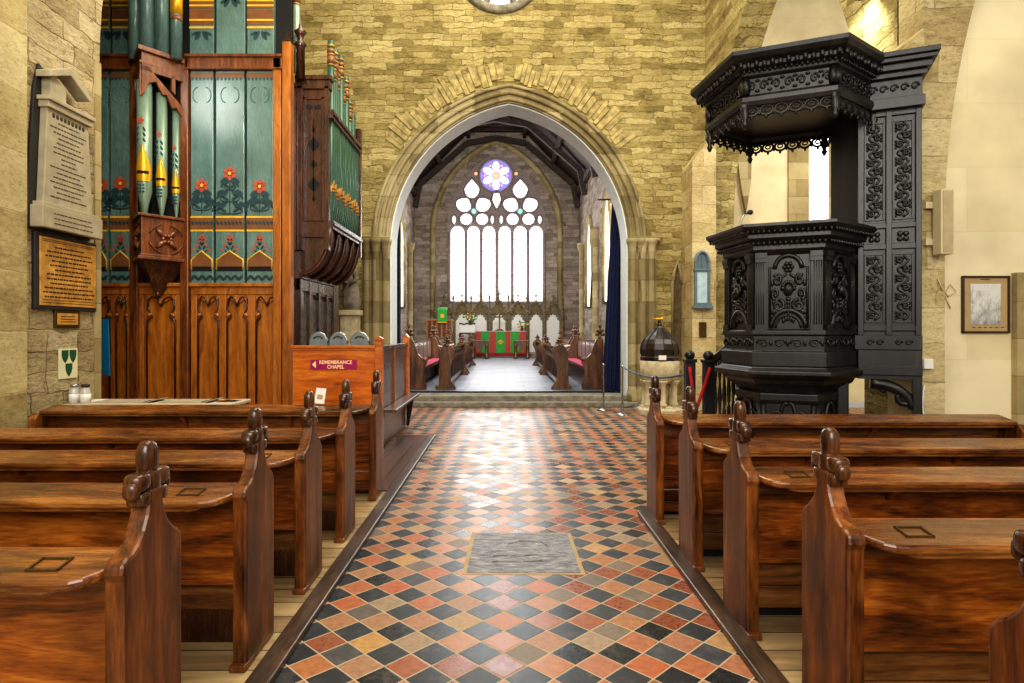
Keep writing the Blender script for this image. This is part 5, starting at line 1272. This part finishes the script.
# stanchions and barrier rope
def stanchion(px, Y, lb):
    x = PX(px, Y); s = thing('rope_stanchion', lb, 'stanchion', (x, Y, 0), 0, 'steel stanchions by the chancel step')
    L(lambda m: m.lathe([(.13, 0), (.13, .012), (.03, .03), (.015, .035)], 18), 'base', M['chrome'], s)
    L(lambda m: m.lathe([(.016, .03), (.016, .84), (.026, .845), (.026, .875), (.01, .89)], 12), 'pole', M['chrome'], s); return x
sx1 = stanchion(603.5, 11.75, 'slim steel stanchion in front of the blue curtain'); sx2 = stanchion(622.5, 11.1, 'slim steel stanchion beside the stone font, holding the blue rope')
mb = MB()
def sag(a, b, d, n=14): return [tuple(Vector(a).lerp(Vector(b), i/n) - Vector((0, 0, d*4*(i/n)*(1 - i/n)))) for i in range(n + 1)]
mb.tube(sag((sx2, 11.1, .86), (2.13, 7.4, .98), .1), .014, 8); mb.tube(sag((sx2, 11.1, .14), (2.42, 11.6, .12), .02), .014, 8)
solo(mb, 'barrier_rope', plain('blue grey rope', rgb(62, 92, 112), .6), 'blue barrier rope from the steel stanchion to the pulpit stair newel', 'rope', (sx2, 11.1, .86))
# wall tablet, small wooden plaque on the respond
YM = 11.72
tm = thing('blue_wall_tablet', 'blue-grey arched wall tablet with pale panel above a little wooden plaque', 'memorial', (PX(702, YM), YM, PZ(306, YM)))
def tmf(m):
    m.box(-.16, .17, -.06, 0, .0, .05); m.box(-.19, .19, -.08, 0, -.05, .0); m.box(-.15, -.11, -.05, 0, .05, .82); m.box(.1, .14, -.05, 0, .05, .82)
    m.tube([(-.005 + .125*math.cos(a), -.03, .82 + .2*math.sin(a)) for a in [math.pi*i/12 for i in range(13)]], .03, 8); m.box(-.17, .16, -.06, 0, .66, .70)
    m.box(-.01, .01, -.05, 0, .7, .95); m.prism([(-.15, .05), (.14, .05), (.14, .8), (.1, .95), (0, 1.02), (-.1, .95), (-.15, .8)], 'Y', -.02, 0)
L(tmf, 'surround', M['bluegrey'], tm, .004)
L(lambda m: m.box(-.1, .095, -.03, -.015, .06, .65), 'pale_panel', M['pale_blue'], tm)
mb = MB(); x0, x1 = PX(699, YM), PX(706, YM); mb.box(x0, x1, YM - .03, YM, PZ(337, YM), PZ(322, YM))
solo(mb, 'small_wooden_plaque', M['brass_dark'], 'small brown wooden plaque on the stone under the blue-grey tablet', 'plaque', ((x0 + x1)/2, YM, PZ(337, YM)), bevel=.006)
# ------------------------------------------------------------------ pier and cream wall
YC = 6.0
pf = thing('framed_picture', 'framed pencil picture in tan mount hanging on the cream wall', 'picture', (PX(984.5, YC), YC, PZ(333, YC)))
pw, ph = (PX(1008.5, YC) - PX(961, YC))/2, PZ(276, YC) - PZ(333, YC)
def prf(m):
    t = .018
    m.box(-pw, -pw + t, -.03, 0, 0, ph); m.box(pw - t, pw, -.03, 0, 0, ph); m.box(-pw, pw, -.03, 0, 0, t); m.box(-pw, pw, -.03, 0, ph - t, ph)
L(prf, 'frame', M['frame_dark'], pf, .004)
L(lambda m: m.box(-pw + .01, pw - .01, -.012, 0, .01, ph - .01), 'mount', M['mount'], pf)
L(lambda m: m.box(-pw*.63, pw*.63, -.015, -.011, ph*.15, ph*.86), 'drawing', M['sketch'], pf)
L(lambda m: [m.box(-pw*.55 + i*.055, -pw*.55 + i*.055 + .03, -.0135, -.0115, ph*.09, ph*.105) for i in range(6)] and m.box(-.05, .04, -.0135, -.0115, ph*.93, ph*.945), 'caption_marks', M['etch'], pf)
sk = thing('column_loudspeaker', 'slim beige column loudspeaker high on the pier beside the pulpit', 'loudspeaker', (PX(936.5, 5.9), 5.9, PZ(256, 5.9)))
h = PZ(192, 5.9) - PZ(256, 5.9)
L(lambda m: m.box(-.06, .06, -.15, -.03, 0, h), 'cabinet', M['speaker'], sk, .008); L(lambda m: m.box(-.045, .045, -.156, -.149, .02, h - .02), 'grille', M['grille'], sk)
L(lambda m: (m.box(-.12, -.03, -.03, .015, .1, .16), m.box(-.12, -.03, -.03, .015, h - .16, h - .1), m.box(-.03, .03, -.04, .015, .1, h - .1)), 'bracket', M['speaker'], sk)
mb = MB(); mb.tube([(4.12, 5.90, 2.0), (4.16, 5.9, 1.9), (4.28, 5.985, 1.83), (4.36, 5.985, 1.88), (4.3, 5.985, 1.95), (4.24, 5.985, 1.85), (4.3, 5.985, 1.72)], .006, 5)
solo(mb, 'loose_cable', M['speaker'], 'loose pale cable curling on the cream wall below the loudspeaker', 'cable', (4.2, 5.95, 1.9))
mb = MB(); x = PX(928, 5.9); mb.box(x - .045, x + .045, 5.885, 5.925, PZ(369, 5.9), PZ(359, 5.9)); solo(mb, 'wall_socket', M['white'], 'small white socket box on the pier beside the pulpit', 'socket', (x, 5.92, PZ(369, 5.9)), bevel=.006)
mb = MB(); mb.tube([(3.99, 5.9, .98), (3.97, 5.9, .8), (4.0, 5.9, .6), (3.96, 5.9, .4), (3.97, 5.9, .1)], .008, 5); solo(mb, 'power_cable', M['white'], 'white cable hanging down the pier beside the pulpit bracket', 'cable', (3.97, 5.9, .5))
# spot lamp on the spandrel above the canopy
lp = thing('spot_lamp', 'small brown spot lamp on the wall above the pulpit canopy', 'lamp', (3.98, 6.56, 5.05))
mb = MB(); mb.box(3.76, 4.02, 6.54, 6.58, 5.16, 5.19); mb.box(3.97, 4.0, 6.5, 6.62, 5.1, 5.24); part(mb, 'bracket', M['organ_dark'], lp)
mb = MB(); mb.lathe([(.03, 5.2), (.05, 5.16), (.075, 5.05), (.078, 5.03), (.06, 5.05)], 16, (3.78, 6.56)); part(mb, 'lamp_head', M['chrome'], lp)
mb = MB(); mb.lathe([(.06, 5.045), (.03, 5.04)], 16, (3.78, 6.56)); part(mb, 'bulb', glow('warm bulb', (1, .9, .7, 1), 12), lp)
# ================================================================== CHANCEL FURNISHINGS
FZ = .2
def rear_end_profile(s):
    """outline (x,z) of a tall choir stall end, leaning arm towards the aisle; s=+1 when the aisle is at +x"""
    p = [(-.24, 0), (.24, 0), (.24, .08), (.18, .3), (.2, .5), (.26, .62), (.22, .7), (.12, .72), (.04, .8), (-.02, .98), (-.08, 1.12), (-.22, 1.14), (-.24, 1.0)]
    return [(s*x, FZ + z) for x, z in p]
def front_end_profile(s):
    p = [(-.17, 0), (.22, 0), (.2, .06), (.1, .2), (.07, .4), (.12, .62), (.2, .78), (.19, .88), (.12, .97), (.02, 1.02), (-.1, .95), (-.16, .8), (-.17, .6)]
    return [(s*x, FZ + z) for x, z in p]
def leafhead(m, x, y, z, h):
    m.lathe([(.03, z), (.045, z + .03), (.02, z + .06)], 8, (x, y))
    for dx, dz, rx, rz in ((0, .5, .045, .2), (-.06, .3, .05, .1), (.06, .3, .05, .1), (-.045, .55, .035, .1), (.045, .55, .035, .1), (0, .85, .03, .16)):
        m.ell((x + dx, y, z + dz*h), (rx, .045, rz*h), .8, 10, 8)
def front_desk(s, xc, y0, y1, lb):
    t = thing('choir_desk', lb, 'choir desk', (xc, (y0 + y1)/2, FZ), 0, 'choir desks')
    for y in (y0, y1 - .07):
        m = MB(); m.prism(front_end_profile(s), 'Y', y, y + .07); e = part(m, 'desk_end', M['stall'], t, bevel=.012)
        m = MB(); leafhead(m, xc + s*.02, y + .035, FZ + 1.0, .18); m.ell((xc*0 + xc, y + .035, FZ + .98), (.06, .05, .05), .8, 8, 6); part(m, 'poppyhead', M['stall'], e)
        e_fix.append((e, xc))
    m = MB(); m.box(xc - .03, xc + .03, y0 + .07, y1 - .07, FZ + .08, FZ + .86); part(m, 'desk_front', M['stall'], t)
    m = MB(); n = int((y1 - y0)/.42)
    for i in range(n):
        y = y0 + .1 + i*(y1 - y0 - .2)/n
        m.tube([(xc + s*.035, y + .03, FZ + .2), (xc + s*.035, y + .03, FZ + .6), (xc + s*.035, y + .19, FZ + .76), (xc + s*.035, y + .35, FZ + .6), (xc + s*.035, y + .35, FZ + .2)], .022, 6)
    part(m, 'tracery_panel', M['stall'], t)
    m = MB(); m.prism([(xc - s*.26, FZ + .80), (xc + s*.1, FZ + .90), (xc + s*.1, FZ + .93), (xc - s*.26, FZ + .83)], 'Y', y0 + .07, y1 - .07); part(m, 'desk_top', M['pew_ledge'], t)
    m = MB(); m.box(xc - s*.2 - .05, xc - s*.2 + .05, y0 + .07, y1 - .07, FZ, FZ + .06); part(m, 'foot_rail', M['stall'], t)
    return t
M['sheen'] = plain('pale sheen oak panel', rgb(176, 160, 156), .3, coat=.5)  # reflected light on the stall panels, put into a pale colour
e_fix = []
def rear_stall(s, xc, y0, y1, lb):
    t = thing('choir_stall', lb, 'choir stall', (xc, (y0 + y1)/2, FZ), 0, 'choir stalls')
    for y in (y0, y1 - .08):
        m = MB(); m.prism([(xc + x, z) for x, z in rear_end_profile(s)], 'Y', y, y + .08); e = part(m, 'stall_end', M['stall'], t, bevel=.012)
        m = MB(); leafhead(m, xc - s*.16, y + .04, FZ + 1.12, .34); m.ell((xc + s*.2, y + .04, FZ + .66), (.06, .055, .05), .8, 8, 6); part(m, 'poppyhead', M['stall'], e)
    m = MB(); m.box(xc - s*.22 - .03, xc - s*.22 + .03, y0 + .08, y1 - .08, FZ + .1, FZ + 1.08); part(m, 'back_board', M['stall'], t)
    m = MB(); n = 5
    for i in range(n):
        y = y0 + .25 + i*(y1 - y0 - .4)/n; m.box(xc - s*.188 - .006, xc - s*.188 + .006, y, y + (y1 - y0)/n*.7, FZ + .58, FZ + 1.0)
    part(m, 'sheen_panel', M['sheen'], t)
    m = MB(); m.box(xc - .18, xc + .16, y0 + .08, y1 - .08, FZ + .40, FZ + .45); part(m, 'seat_board', M['stall'], t)
    m = MB(); m.box(xc - .16, xc + .15, y0 + .12, y1 - .12, FZ + .45, FZ + .5); part(m, 'seat_cushion', M['pink'], t, bevel=.015)
    m = MB(); m.box(xc - .12, xc - .08, y0 + .08, y1 - .08, FZ, FZ + .4); part(m, 'kick_board', M['stall'], t)
    return t
for s, xd, xs, side, by in ((1, -1.30, -1.98, 'organ side', 'on the organ side'), (-1, 1.24, 1.95, 'curtain side', 'beside the blue curtain')):
    # profiles above are centred on x=0: shift by building with an offset outline
    def fd(y0, y1, lb):
        global front_end_profile
        base = front_end_profile
        front_end_profile = lambda q: [(xd + x, z) for x, z in base(q)]
        r = front_desk(s, xd, y0, y1, lb); front_end_profile = base; return r
    fd(13.75, 18.4, 'carved oak choir desk on the %s of the chancel, next to the step' % side)
    fd(19.0, 23.4, 'carved oak choir desk on the %s of the chancel, towards the altar' % side)
    rear_stall(s, xs, 13.75, 18.4, 'oak choir stall with rose seat cushion, %s, next to the step' % by)
    rear_stall(s, xs, 19.0, 23.4, 'oak choir stall behind the far desk on the chancel %s' % side)
def open_book(x, y, z, lb):
    b = thing('service_book', lb, 'book', (x, y, z), .2, 'service books on the choir desks')
    for sg in (-1, 1):
        m = MB(); m.prism([(0, 0), (sg*.12, .02), (sg*.13, .045), (sg*.06, .035), (0, .012)], 'Y', -.1, .1); part(m, 'page_block', M['white'], b, False)
    m = MB(); m.box(-.14, .14, -.11, .11, -.008, 0); part(m, 'cover', M['crimson'], b, False)
open_book(-1.42, 14.2, 1.135, 'open white service book on the choir desk nearest the organ')
open_book(-1.42, 15.6, 1.135, 'open white service book farther along the desk on the organ side')
open_book(1.36, 14.3, 1.135, 'open white service book on the choir desk beside the curtain')
# curtains behind the arch
def curtain(x0, x1, y, z0, z1, pinch, lb, lean):
    m = MB(); rows = []; n = 60
    for i in range(13):
        t = i/12; z = z0 + (z1 - z0)*t
        xa = x0 + (lean*t if lean > 0 else 0); xb = x1 + (lean*t if lean < 0 else 0)
        row = []
        for k in range(n + 1):
            u = k/n; row.append((xa + (xb - xa)*u, y + (.055 - .02*t)*math.sin(u*2*math.pi*7 + .4*math.sin(t*3)) + .02*math.sin(u*31), z))
        rows.append(row)
    m.loft(rows, False, False, True)
    c = thing('navy_curtain', lb, 'curtain', ((x0 + x1)/2, y, z1), 0, 'navy curtains of the chancel arch')
    part(m, 'drape', M['navy'], c)
    m = MB(); m.tube([(x0 - .1, y, z1 + .02), (x1 + .1, y, z1 + .02)], .02, 8)
    for k in range(8): m.tube([(x0 + (x1 - x0)*(k + .5)/8, y + .03*math.cos(a), z1 + .02 + .035*math.sin(a)) for a in [2*math.pi*q/8 for q in range(8)]], .006, 4, True)
    part(m, 'curtain_rod', M['brass_dark'], c)
curtain(2.08, 2.75, 13.3, .21, 4.3, 0, 'long navy velvet curtain in full view beside the stone font', .22)
curtain(-2.75, -2.24, 13.3, .21, 4.3, 0, 'narrow strip of navy curtain showing behind the arch jamb near the organ', 0)
# altar
YA = 31.2; ZA = .38
ax0, ax1 = PX(475, YA), PX(526, YA)
al = thing('altar', 'altar with red and green striped frontal below the great window', 'altar', ((ax0 + ax1)/2, YA + .4, ZA))
mb = MB(); mb.box(ax0, ax1, YA + .03, YA + .85, ZA, 1.47); part(mb, 'altar_table', M['stall'], al)
edges = [475, 481, 489.5, 496, 505, 510.5, 519, 526]
for i in range(7):
    mb = MB(); mb.box(PX(edges[i], YA), PX(edges[i+1], YA), YA, YA + .025, ZA + .02, 1.48); part(mb, 'frontal_stripe', M['red_cloth'] if i % 2 == 0 else M['green_cloth'], al, label='red silk stripe' if i % 2 == 0 else 'green silk stripe')
mb = MB(); mb.box(ax0 - .02, ax1 + .02, YA - .02, YA + .87, 1.48, 1.5); part(mb, 'fair_linen', M['white'], al)
mb = MB()
for i in (2, 4): 
    pass
mb.box(PX(499, YA), PX(502, YA), YA - .006, YA, .85, 1.05); mb.box(PX(497.5, YA), PX(503.5, YA), YA - .006, YA, .93, .97); part(mb, 'embroidered_cross', M['gold'], al)
xc = PX(499.5, 31.7)
cr = thing('altar_cross', 'dark standing cross in the middle of the altar', 'cross', (xc, 31.7, 1.5))
mb = MB(); mb.box(xc - .035, xc + .035, 31.68, 31.72, 1.6, 2.56); mb.box(xc - .28, xc + .28, 31.68, 31.72, 2.18, 2.25); part(mb, 'cross_shaft', M['brass_dark'], cr, bevel=.006)
mb = MB(); mb.box(xc - .22, xc + .22, 31.6, 31.8, 1.5, 1.55); mb.box(xc - .15, xc + .15, 31.63, 31.77, 1.55, 1.6); part(mb, 'cross_foot', M['brass_dark'], cr)
def vase(px, Y, z, lb):
    x = PX(px, Y); v = thing('flower_vase', lb, 'flowers', (x, Y, z), 0, 'flower arrangements by the altar')
    mb = MB(); mb.lathe([(.06, z), (.09, z + .08), (.05, z + .2), (.07, z + .24)], 12, (x, Y)); part(mb, 'vase', M['brass_dark'], v)
    a, b, c = MB(), MB(), MB()
    for i in range(34):
        q = (x + random.gauss(0, .17), Y + random.gauss(0, .08), z + .34 + random.gauss(0, .08))
        (a, b, c)[i % 3].ell(q, (.045, .04, .035) if i % 3 else (.06, .025, .03), 1, 7, 5)
    part(a, 'leaves', M['green_cloth'], v); part(b, 'yellow_flowers', M['gold'], v); part(c, 'white_flowers', M['white'], v)
vase(522, 31.7, 1.5, 'yellow and white flowers standing on the altar beside the cross')
# reredos: seven gabled niches
YR = 32.85
re = thing('stone_reredos', 'gothic stone reredos of seven pinnacled gables behind the altar', 'reredos', (-.3, YR, ZA))
rx = lambda px: PX(px, YR - .2); rz = lambda py: PZ(py, YR - .2)
mb = MB(); mb.box(rx(437), rx(562), YR - .12, YR + .1, ZA, rz(312)); part(mb, 'back_wall', M['stone_grey'], re)
gx = [444.5, 462, 480.3, 499, 518, 536, 553]
for i, g in enumerate(gx):
    w = (rx(g + 8.6) - rx(g)); c = rx(g); z0 = rz(314); z1 = rz(295 if i == 3 else 297)
    mb = MB()
    n = 7
    for s in (-1, 1):
        mb.prism([(c, z1), (c + s*w*.24, z0 + (z1 - z0)*.5), (c + s*w, z0), (c + s*w*.72, z0), (c + s*w*.1, z0 + (z1 - z0)*.62), (c, z0 + (z1 - z0)*.7)], 'Y', YR - .3, YR - .05)
        for k in range(4): mb.ell((c + s*w*(.2 + .2*k), YR - .2, z0 + (z1 - z0)*(.66 - .17*k)), (.06, .06, .06), .8, 6, 5)
    mb.prism([(c - w*.9, z0), (c + w*.9, z0), (c + w*.3, z0 + (z1 - z0)*.45), (c, z1 - .05), (c - w*.3, z0 + (z1 - z0)*.45)], 'Y', YR - .2, YR - .05)
    mb.lathe([(.05, z1 - .15), (.02, z1), (.06, z1 + .05), (.02, z1 + .1), (.0, z1 + .3)], 6, (c, YR - .2), 0, False)
    mb.ell((c, YR - .2, z1 + .06), (.1, .05, .05), .8, 6, 5)
    part(mb, 'gable', plain('lichen brown carved stone', rgb(128, 112, 78), .9, bumps=.4, var=.3) if i == 0 else bpy.data.materials['lichen brown carved stone'], re)
    if i:
        pts = [(c - w*.74, ZA), (c + w*.74, ZA), (c + w*.74, rz(321))] + [(c + w*.74*f, rz(y)) for f, y in ((.62, 319), (.7, 317), (.4, 317.5), (.45, 315), (.15, 315.5), (0, 312.5))] + [(c - w*.74*f, rz(y)) for f, y in ((.15, 315.5), (.45, 315), (.4, 317.5), (.7, 317), (.62, 319), (1, 321))]
        mb = MB(); mb.prism(pts, 'Y', YR - .155, YR - .11); part(mb, 'white_niche', M['white'], re)
mb = MB()
for g in [435.5] + [(a + b)/2 for a, b in zip(gx, gx[1:])] + [562]:
    c = rx(g); mb.lathe([(.09, ZA), (.09, rz(313)), (.12, rz(312)), (.05, rz(310)), (.045, rz(300)), (.08, rz(299)), (.0, rz(292))], 8, (c, YR - .24), .4, False)
part(mb, 'pinnacle', bpy.data.materials['lichen brown carved stone'], re)
# carpet on the altar step
mb = MB(); mb.box(PX(466, 30.1), PX(531, 30.1), 30.14, 30.45, ZA, ZA + .02); mb.box(PX(466, 30.1), PX(531, 30.1), 30.14, 30.19, ZA - .07, ZA + .02)
solo(mb, 'red_carpet', M['crimson'], 'red carpet strip on the altar step', 'carpet', (-.3, 30.5, ZA))
# two small arcaded tables before the altar
def small_table(px0, px1, lb):
    Y = 29.3; x0, x1 = PX(px0, Y), PX(px1, Y); t = thing('oak_side_table', lb, 'table', ((x0 + x1)/2, Y, FZ), 0, 'arcaded oak tables before the altar')
    z1 = PZ(340.5, Y)
    mb = MB(); mb.box(x0 - .05, x1 + .05, Y - .25, Y + .25, z1 - .06, z1); part(mb, 'tabletop', M['stall'], t, bevel=.01)
    for x in (x0 + .05, x1 - .05):
        for y in (Y - .2, Y + .2): mb = MB(); mb.lathe([(.1, FZ), (.1, FZ + .08), (.075, FZ + .12), (.08, z1 - .3), (.1, z1 - .06)], 8, (x, y)); part(mb, 'leg', M['stall'], t)
    mb = MB()
    w = (x1 - x0)/2
    for k in range(2):
        a = x0 + k*w
        mb.prism([(a, z1 - .55), (a, z1 - .06), (a + w, z1 - .06), (a + w, z1 - .55)] + [(a + w/2 + w*.3*math.cos(q), z1 - .55 + .32*math.sin(q)) for q in [math.pi*j/8 for j in range(9)]], 'Y', Y - .22, Y - .18)
    part(mb, 'arcaded_apron', M['stall'], t)
small_table(472, 488, 'small arcaded oak table in front of the altar, beside the credence table'); small_table(514.5, 528.5, 'small arcaded oak table in front of the altar, below the altar flowers')
# credence with white cloth at the left
Y = 30.75; x0, x1 = PX(459.5, Y), PX(475.5, Y)
cd = thing('credence_table', 'dark credence table with white draped box beside the altar', 'table', ((x0 + x1)/2, Y, ZA))
mb = MB(); mb.box(x0, x1, Y - .25, Y + .25, 1.34, 1.42); 
for x in (x0 + .06, x1 - .06): mb.prism([(x - .06, ZA), (x + .06, ZA), (x + .03, 1.0), (x + .1, 1.34), (x - .1, 1.34), (x - .03, 1.0)], 'Y', Y - .2, Y + .2)
part(mb, 'table_frame', M['stall'], cd, bevel=.01)
mb = MB(); mb.box(x0 + .02, x1 - .02, Y - .22, Y + .22, 1.42, 1.84); part(mb, 'white_cloth', M['white'], cd, bevel=.01)
mb = MB(); mb.tube([(x0 + (x1 - x0)*i/10, Y - .23, 1.85 + .03*math.sin(i*1.6)) for i in range(11)], .035, 6); part(mb, 'dark_trim', M['slate'], cd)
vase(470, 30.75, 1.85, 'yellow flowers standing on the white-draped credence table')
# chancel pulpit with the green fall
Y = 27.0; x0, x1 = PX(426, Y), PX(452.5, Y)
lc = thing('chancel_pulpit', 'panelled oak chancel pulpit with bright green hanging, in the far corner', 'pulpit', ((x0 + x1)/2, Y, FZ))
zt = PZ(319, Y)
mb = MB(); mb.box(x0 + .05, x1 - .05, Y, Y + .8, FZ, zt - .08); part(mb, 'body', M['stall'], lc)
mb = MB(); mb.box(x0, x1, Y - .06, Y + .86, zt - .08, zt); mb.box(x0, x1, Y - .05, Y + .85, FZ, FZ + .2)
for i in range(6): x = x0 + .05 + i*(x1 - x0 - .1)/5; mb.box(x - .035, x + .035, Y - .04, Y, FZ + .2, zt - .08)
part(mb, 'framing', M['organ_wood'], lc, bevel=.008)
mb = MB(); gx0, gx1 = PX(437.3, Y - .2), PX(446.8, Y - .2); mb.prism([(Y - .15, PZ(323, Y)), (Y - .12, PZ(323, Y)), (Y - .12, PZ(311, Y)), (Y + .25, PZ(308, Y)), (Y + .25, PZ(307, Y)), (Y - .15, PZ(309.5, Y))], 'X', gx0, gx1); f = part(mb, 'green_fall', M['green_cloth'], lc)
mb = MB(); mb.box((gx0 + gx1)/2 - .08, (gx0 + gx1)/2 + .08, Y - .158, Y - .15, PZ(318, Y), PZ(314, Y)); mb.box(gx0, gx1, Y - .158, Y - .15, PZ(323, Y), PZ(322, Y)); part(mb, 'gold_embroidery', M['gold'], f)
mb = MB(); mb.box((gx0+gx1)/2 - .25, (gx0+gx1)/2 + .25, Y - .1, Y + .3, PZ(311.5, Y) - .06, PZ(311.5, Y)); mb.lathe([(.05, zt), (.05, PZ(311.5, Y))], 8, ((gx0+gx1)/2, Y + .1)); part(mb, 'book_desk', M['stall'], lc)
# ================================================================== CAMERA AND LIGHT
cam = bpy.data.objects.new('camera', bpy.data.cameras.new('camera')); COL.objects.link(cam); SC.camera = cam
cam.location = (0, 0, EYE); cam.rotation_euler = (math.pi/2, 0, 0)
cam.data.sensor_width = 36; cam.data.lens = F/1024*36; cam.data.shift_x = (512 - CX)/1024; cam.data.shift_y = -(341.5 - HY)/1024
cam.data.clip_start = .05; cam.data.clip_end = 200
def area(name, loc, target, size, power, col, sy=None, spread=math.pi):
    d = bpy.data.lights.new(name, 'AREA'); d.energy = power; d.color = col; d.size = size; d.spread = spread
    if sy: d.shape = 'RECTANGLE'; d.size_y = sy
    o = bpy.data.objects.new(name, d); COL.objects.link(o); o.location = loc
    o.rotation_euler = (Vector(target) - Vector(loc)).to_track_quat('-Z', 'Y').to_euler(); return o
def spot(name, loc, target, power, col, deg, blend=.6, r=.08):
    d = bpy.data.lights.new(name, 'SPOT'); d.energy = power; d.color = col; d.spot_size = math.radians(deg); d.spot_blend = blend; d.shadow_soft_size = r
    o = bpy.data.objects.new(name, d); COL.objects.link(o); o.location = loc
    o.rotation_euler = (Vector(target) - Vector(loc)).to_track_quat('-Z', 'Y').to_euler(); return o
WARM = (1, .89, .68); NEUT = (1, .95, .87); COOL = (.92, .95, 1)
area('west fill light', (0, -4.2, 5.2), (0, 6, 1.2), 5.0, 620, NEUT, 5.0)  # area lamp added behind the camera; no west window is built
area('nave overhead fill', (0, 3.2, 9.6), (0, 4.6, 0), 6.0, 420, (1, .93, .82), 5.0)  # area lamp added under the closed ceiling to light the nave
area('crossing lamps', (0, 8.6, 9.8), (0, 9.8, 0), 5.0, 420, WARM, 4.0)
area('crossing wash', (0, 6.2, 7.6), (0, 12.4, 6.4), 4.0, 170, WARM, 1.5)
area('chancel overhead fill', (-.45, 22, 8.2), (-.45, 22, 0), 5.0, 230, COOL, 14.0)  # area lamp added below the roof to fill the chancel
area('chancel wall wash', (-.4, 15.0, 7.4), (-.4, 33, 6.0), 3.4, 900, (1, .97, .93), 2.0)  # extra lamp facing east, put in to brighten the far wall
area('chancel east glow', (-.4, 32.0, 6.5), (-.4, 10, 1.0), 4.0, 260, (1, .98, .96), 5.5)
area('transept fill', (7.6, 8.6, 6.5), (6.5, 13, 3.5), 3.0, 260, NEUT, 3.0)  # area lamp added out of view for the cream transept walls
spot('pier spot', (-2.4, 4.6, 6.2), (-4.25, 6.1, 4.6), 130, WARM, 50)
spot('organ spot', (-1.6, 3.4, 5.6), (-3.5, 8.2, 3.9), 330, (1, .93, .8), 46)
spot('right pier fill', (5.6, 1.6, 4.6), (4.7, 5.95, 2.6), 205, (1, .92, .74), 62)  # unseen lamp added at the side to light the cream wall
area('arch backlight', (.08, 16.6, 8.1), (.08, 12.6, 3.0), 2.4, 300, (.9, .97, 1))  # lamp added out of view above the arch head to whiten the reveal
spot('canopy glow', (3.72, 6.62, 5.06), (4.0, 6.84, 4.66), 110, (1, .93, .8), 120, r=.04)
spot('organ glint', (-4.45, 6.78, 4.95), (-3.3, 8.2, 4.1), 60, (1, .97, .9), 75, r=.4)
w = bpy.data.worlds.new('World'); SC.world = w; w.use_nodes = True
w.node_tree.nodes['Background'].inputs[0].default_value = (1, .93, .82, 1); w.node_tree.nodes['Background'].inputs[1].default_value = .35
SC.view_settings.view_transform = 'Standard'; SC.view_settings.look = 'Medium High Contrast'; SC.view_settings.exposure = 0.0
SC.cycles.use_denoising = True
SC.cycles.max_bounces = 6; SC.cycles.diffuse_bounces = 3; SC.cycles.glossy_bounces = 3; SC.cycles.sample_clamp_indirect = 4.0
SC.cycles.use_adaptive_sampling = True
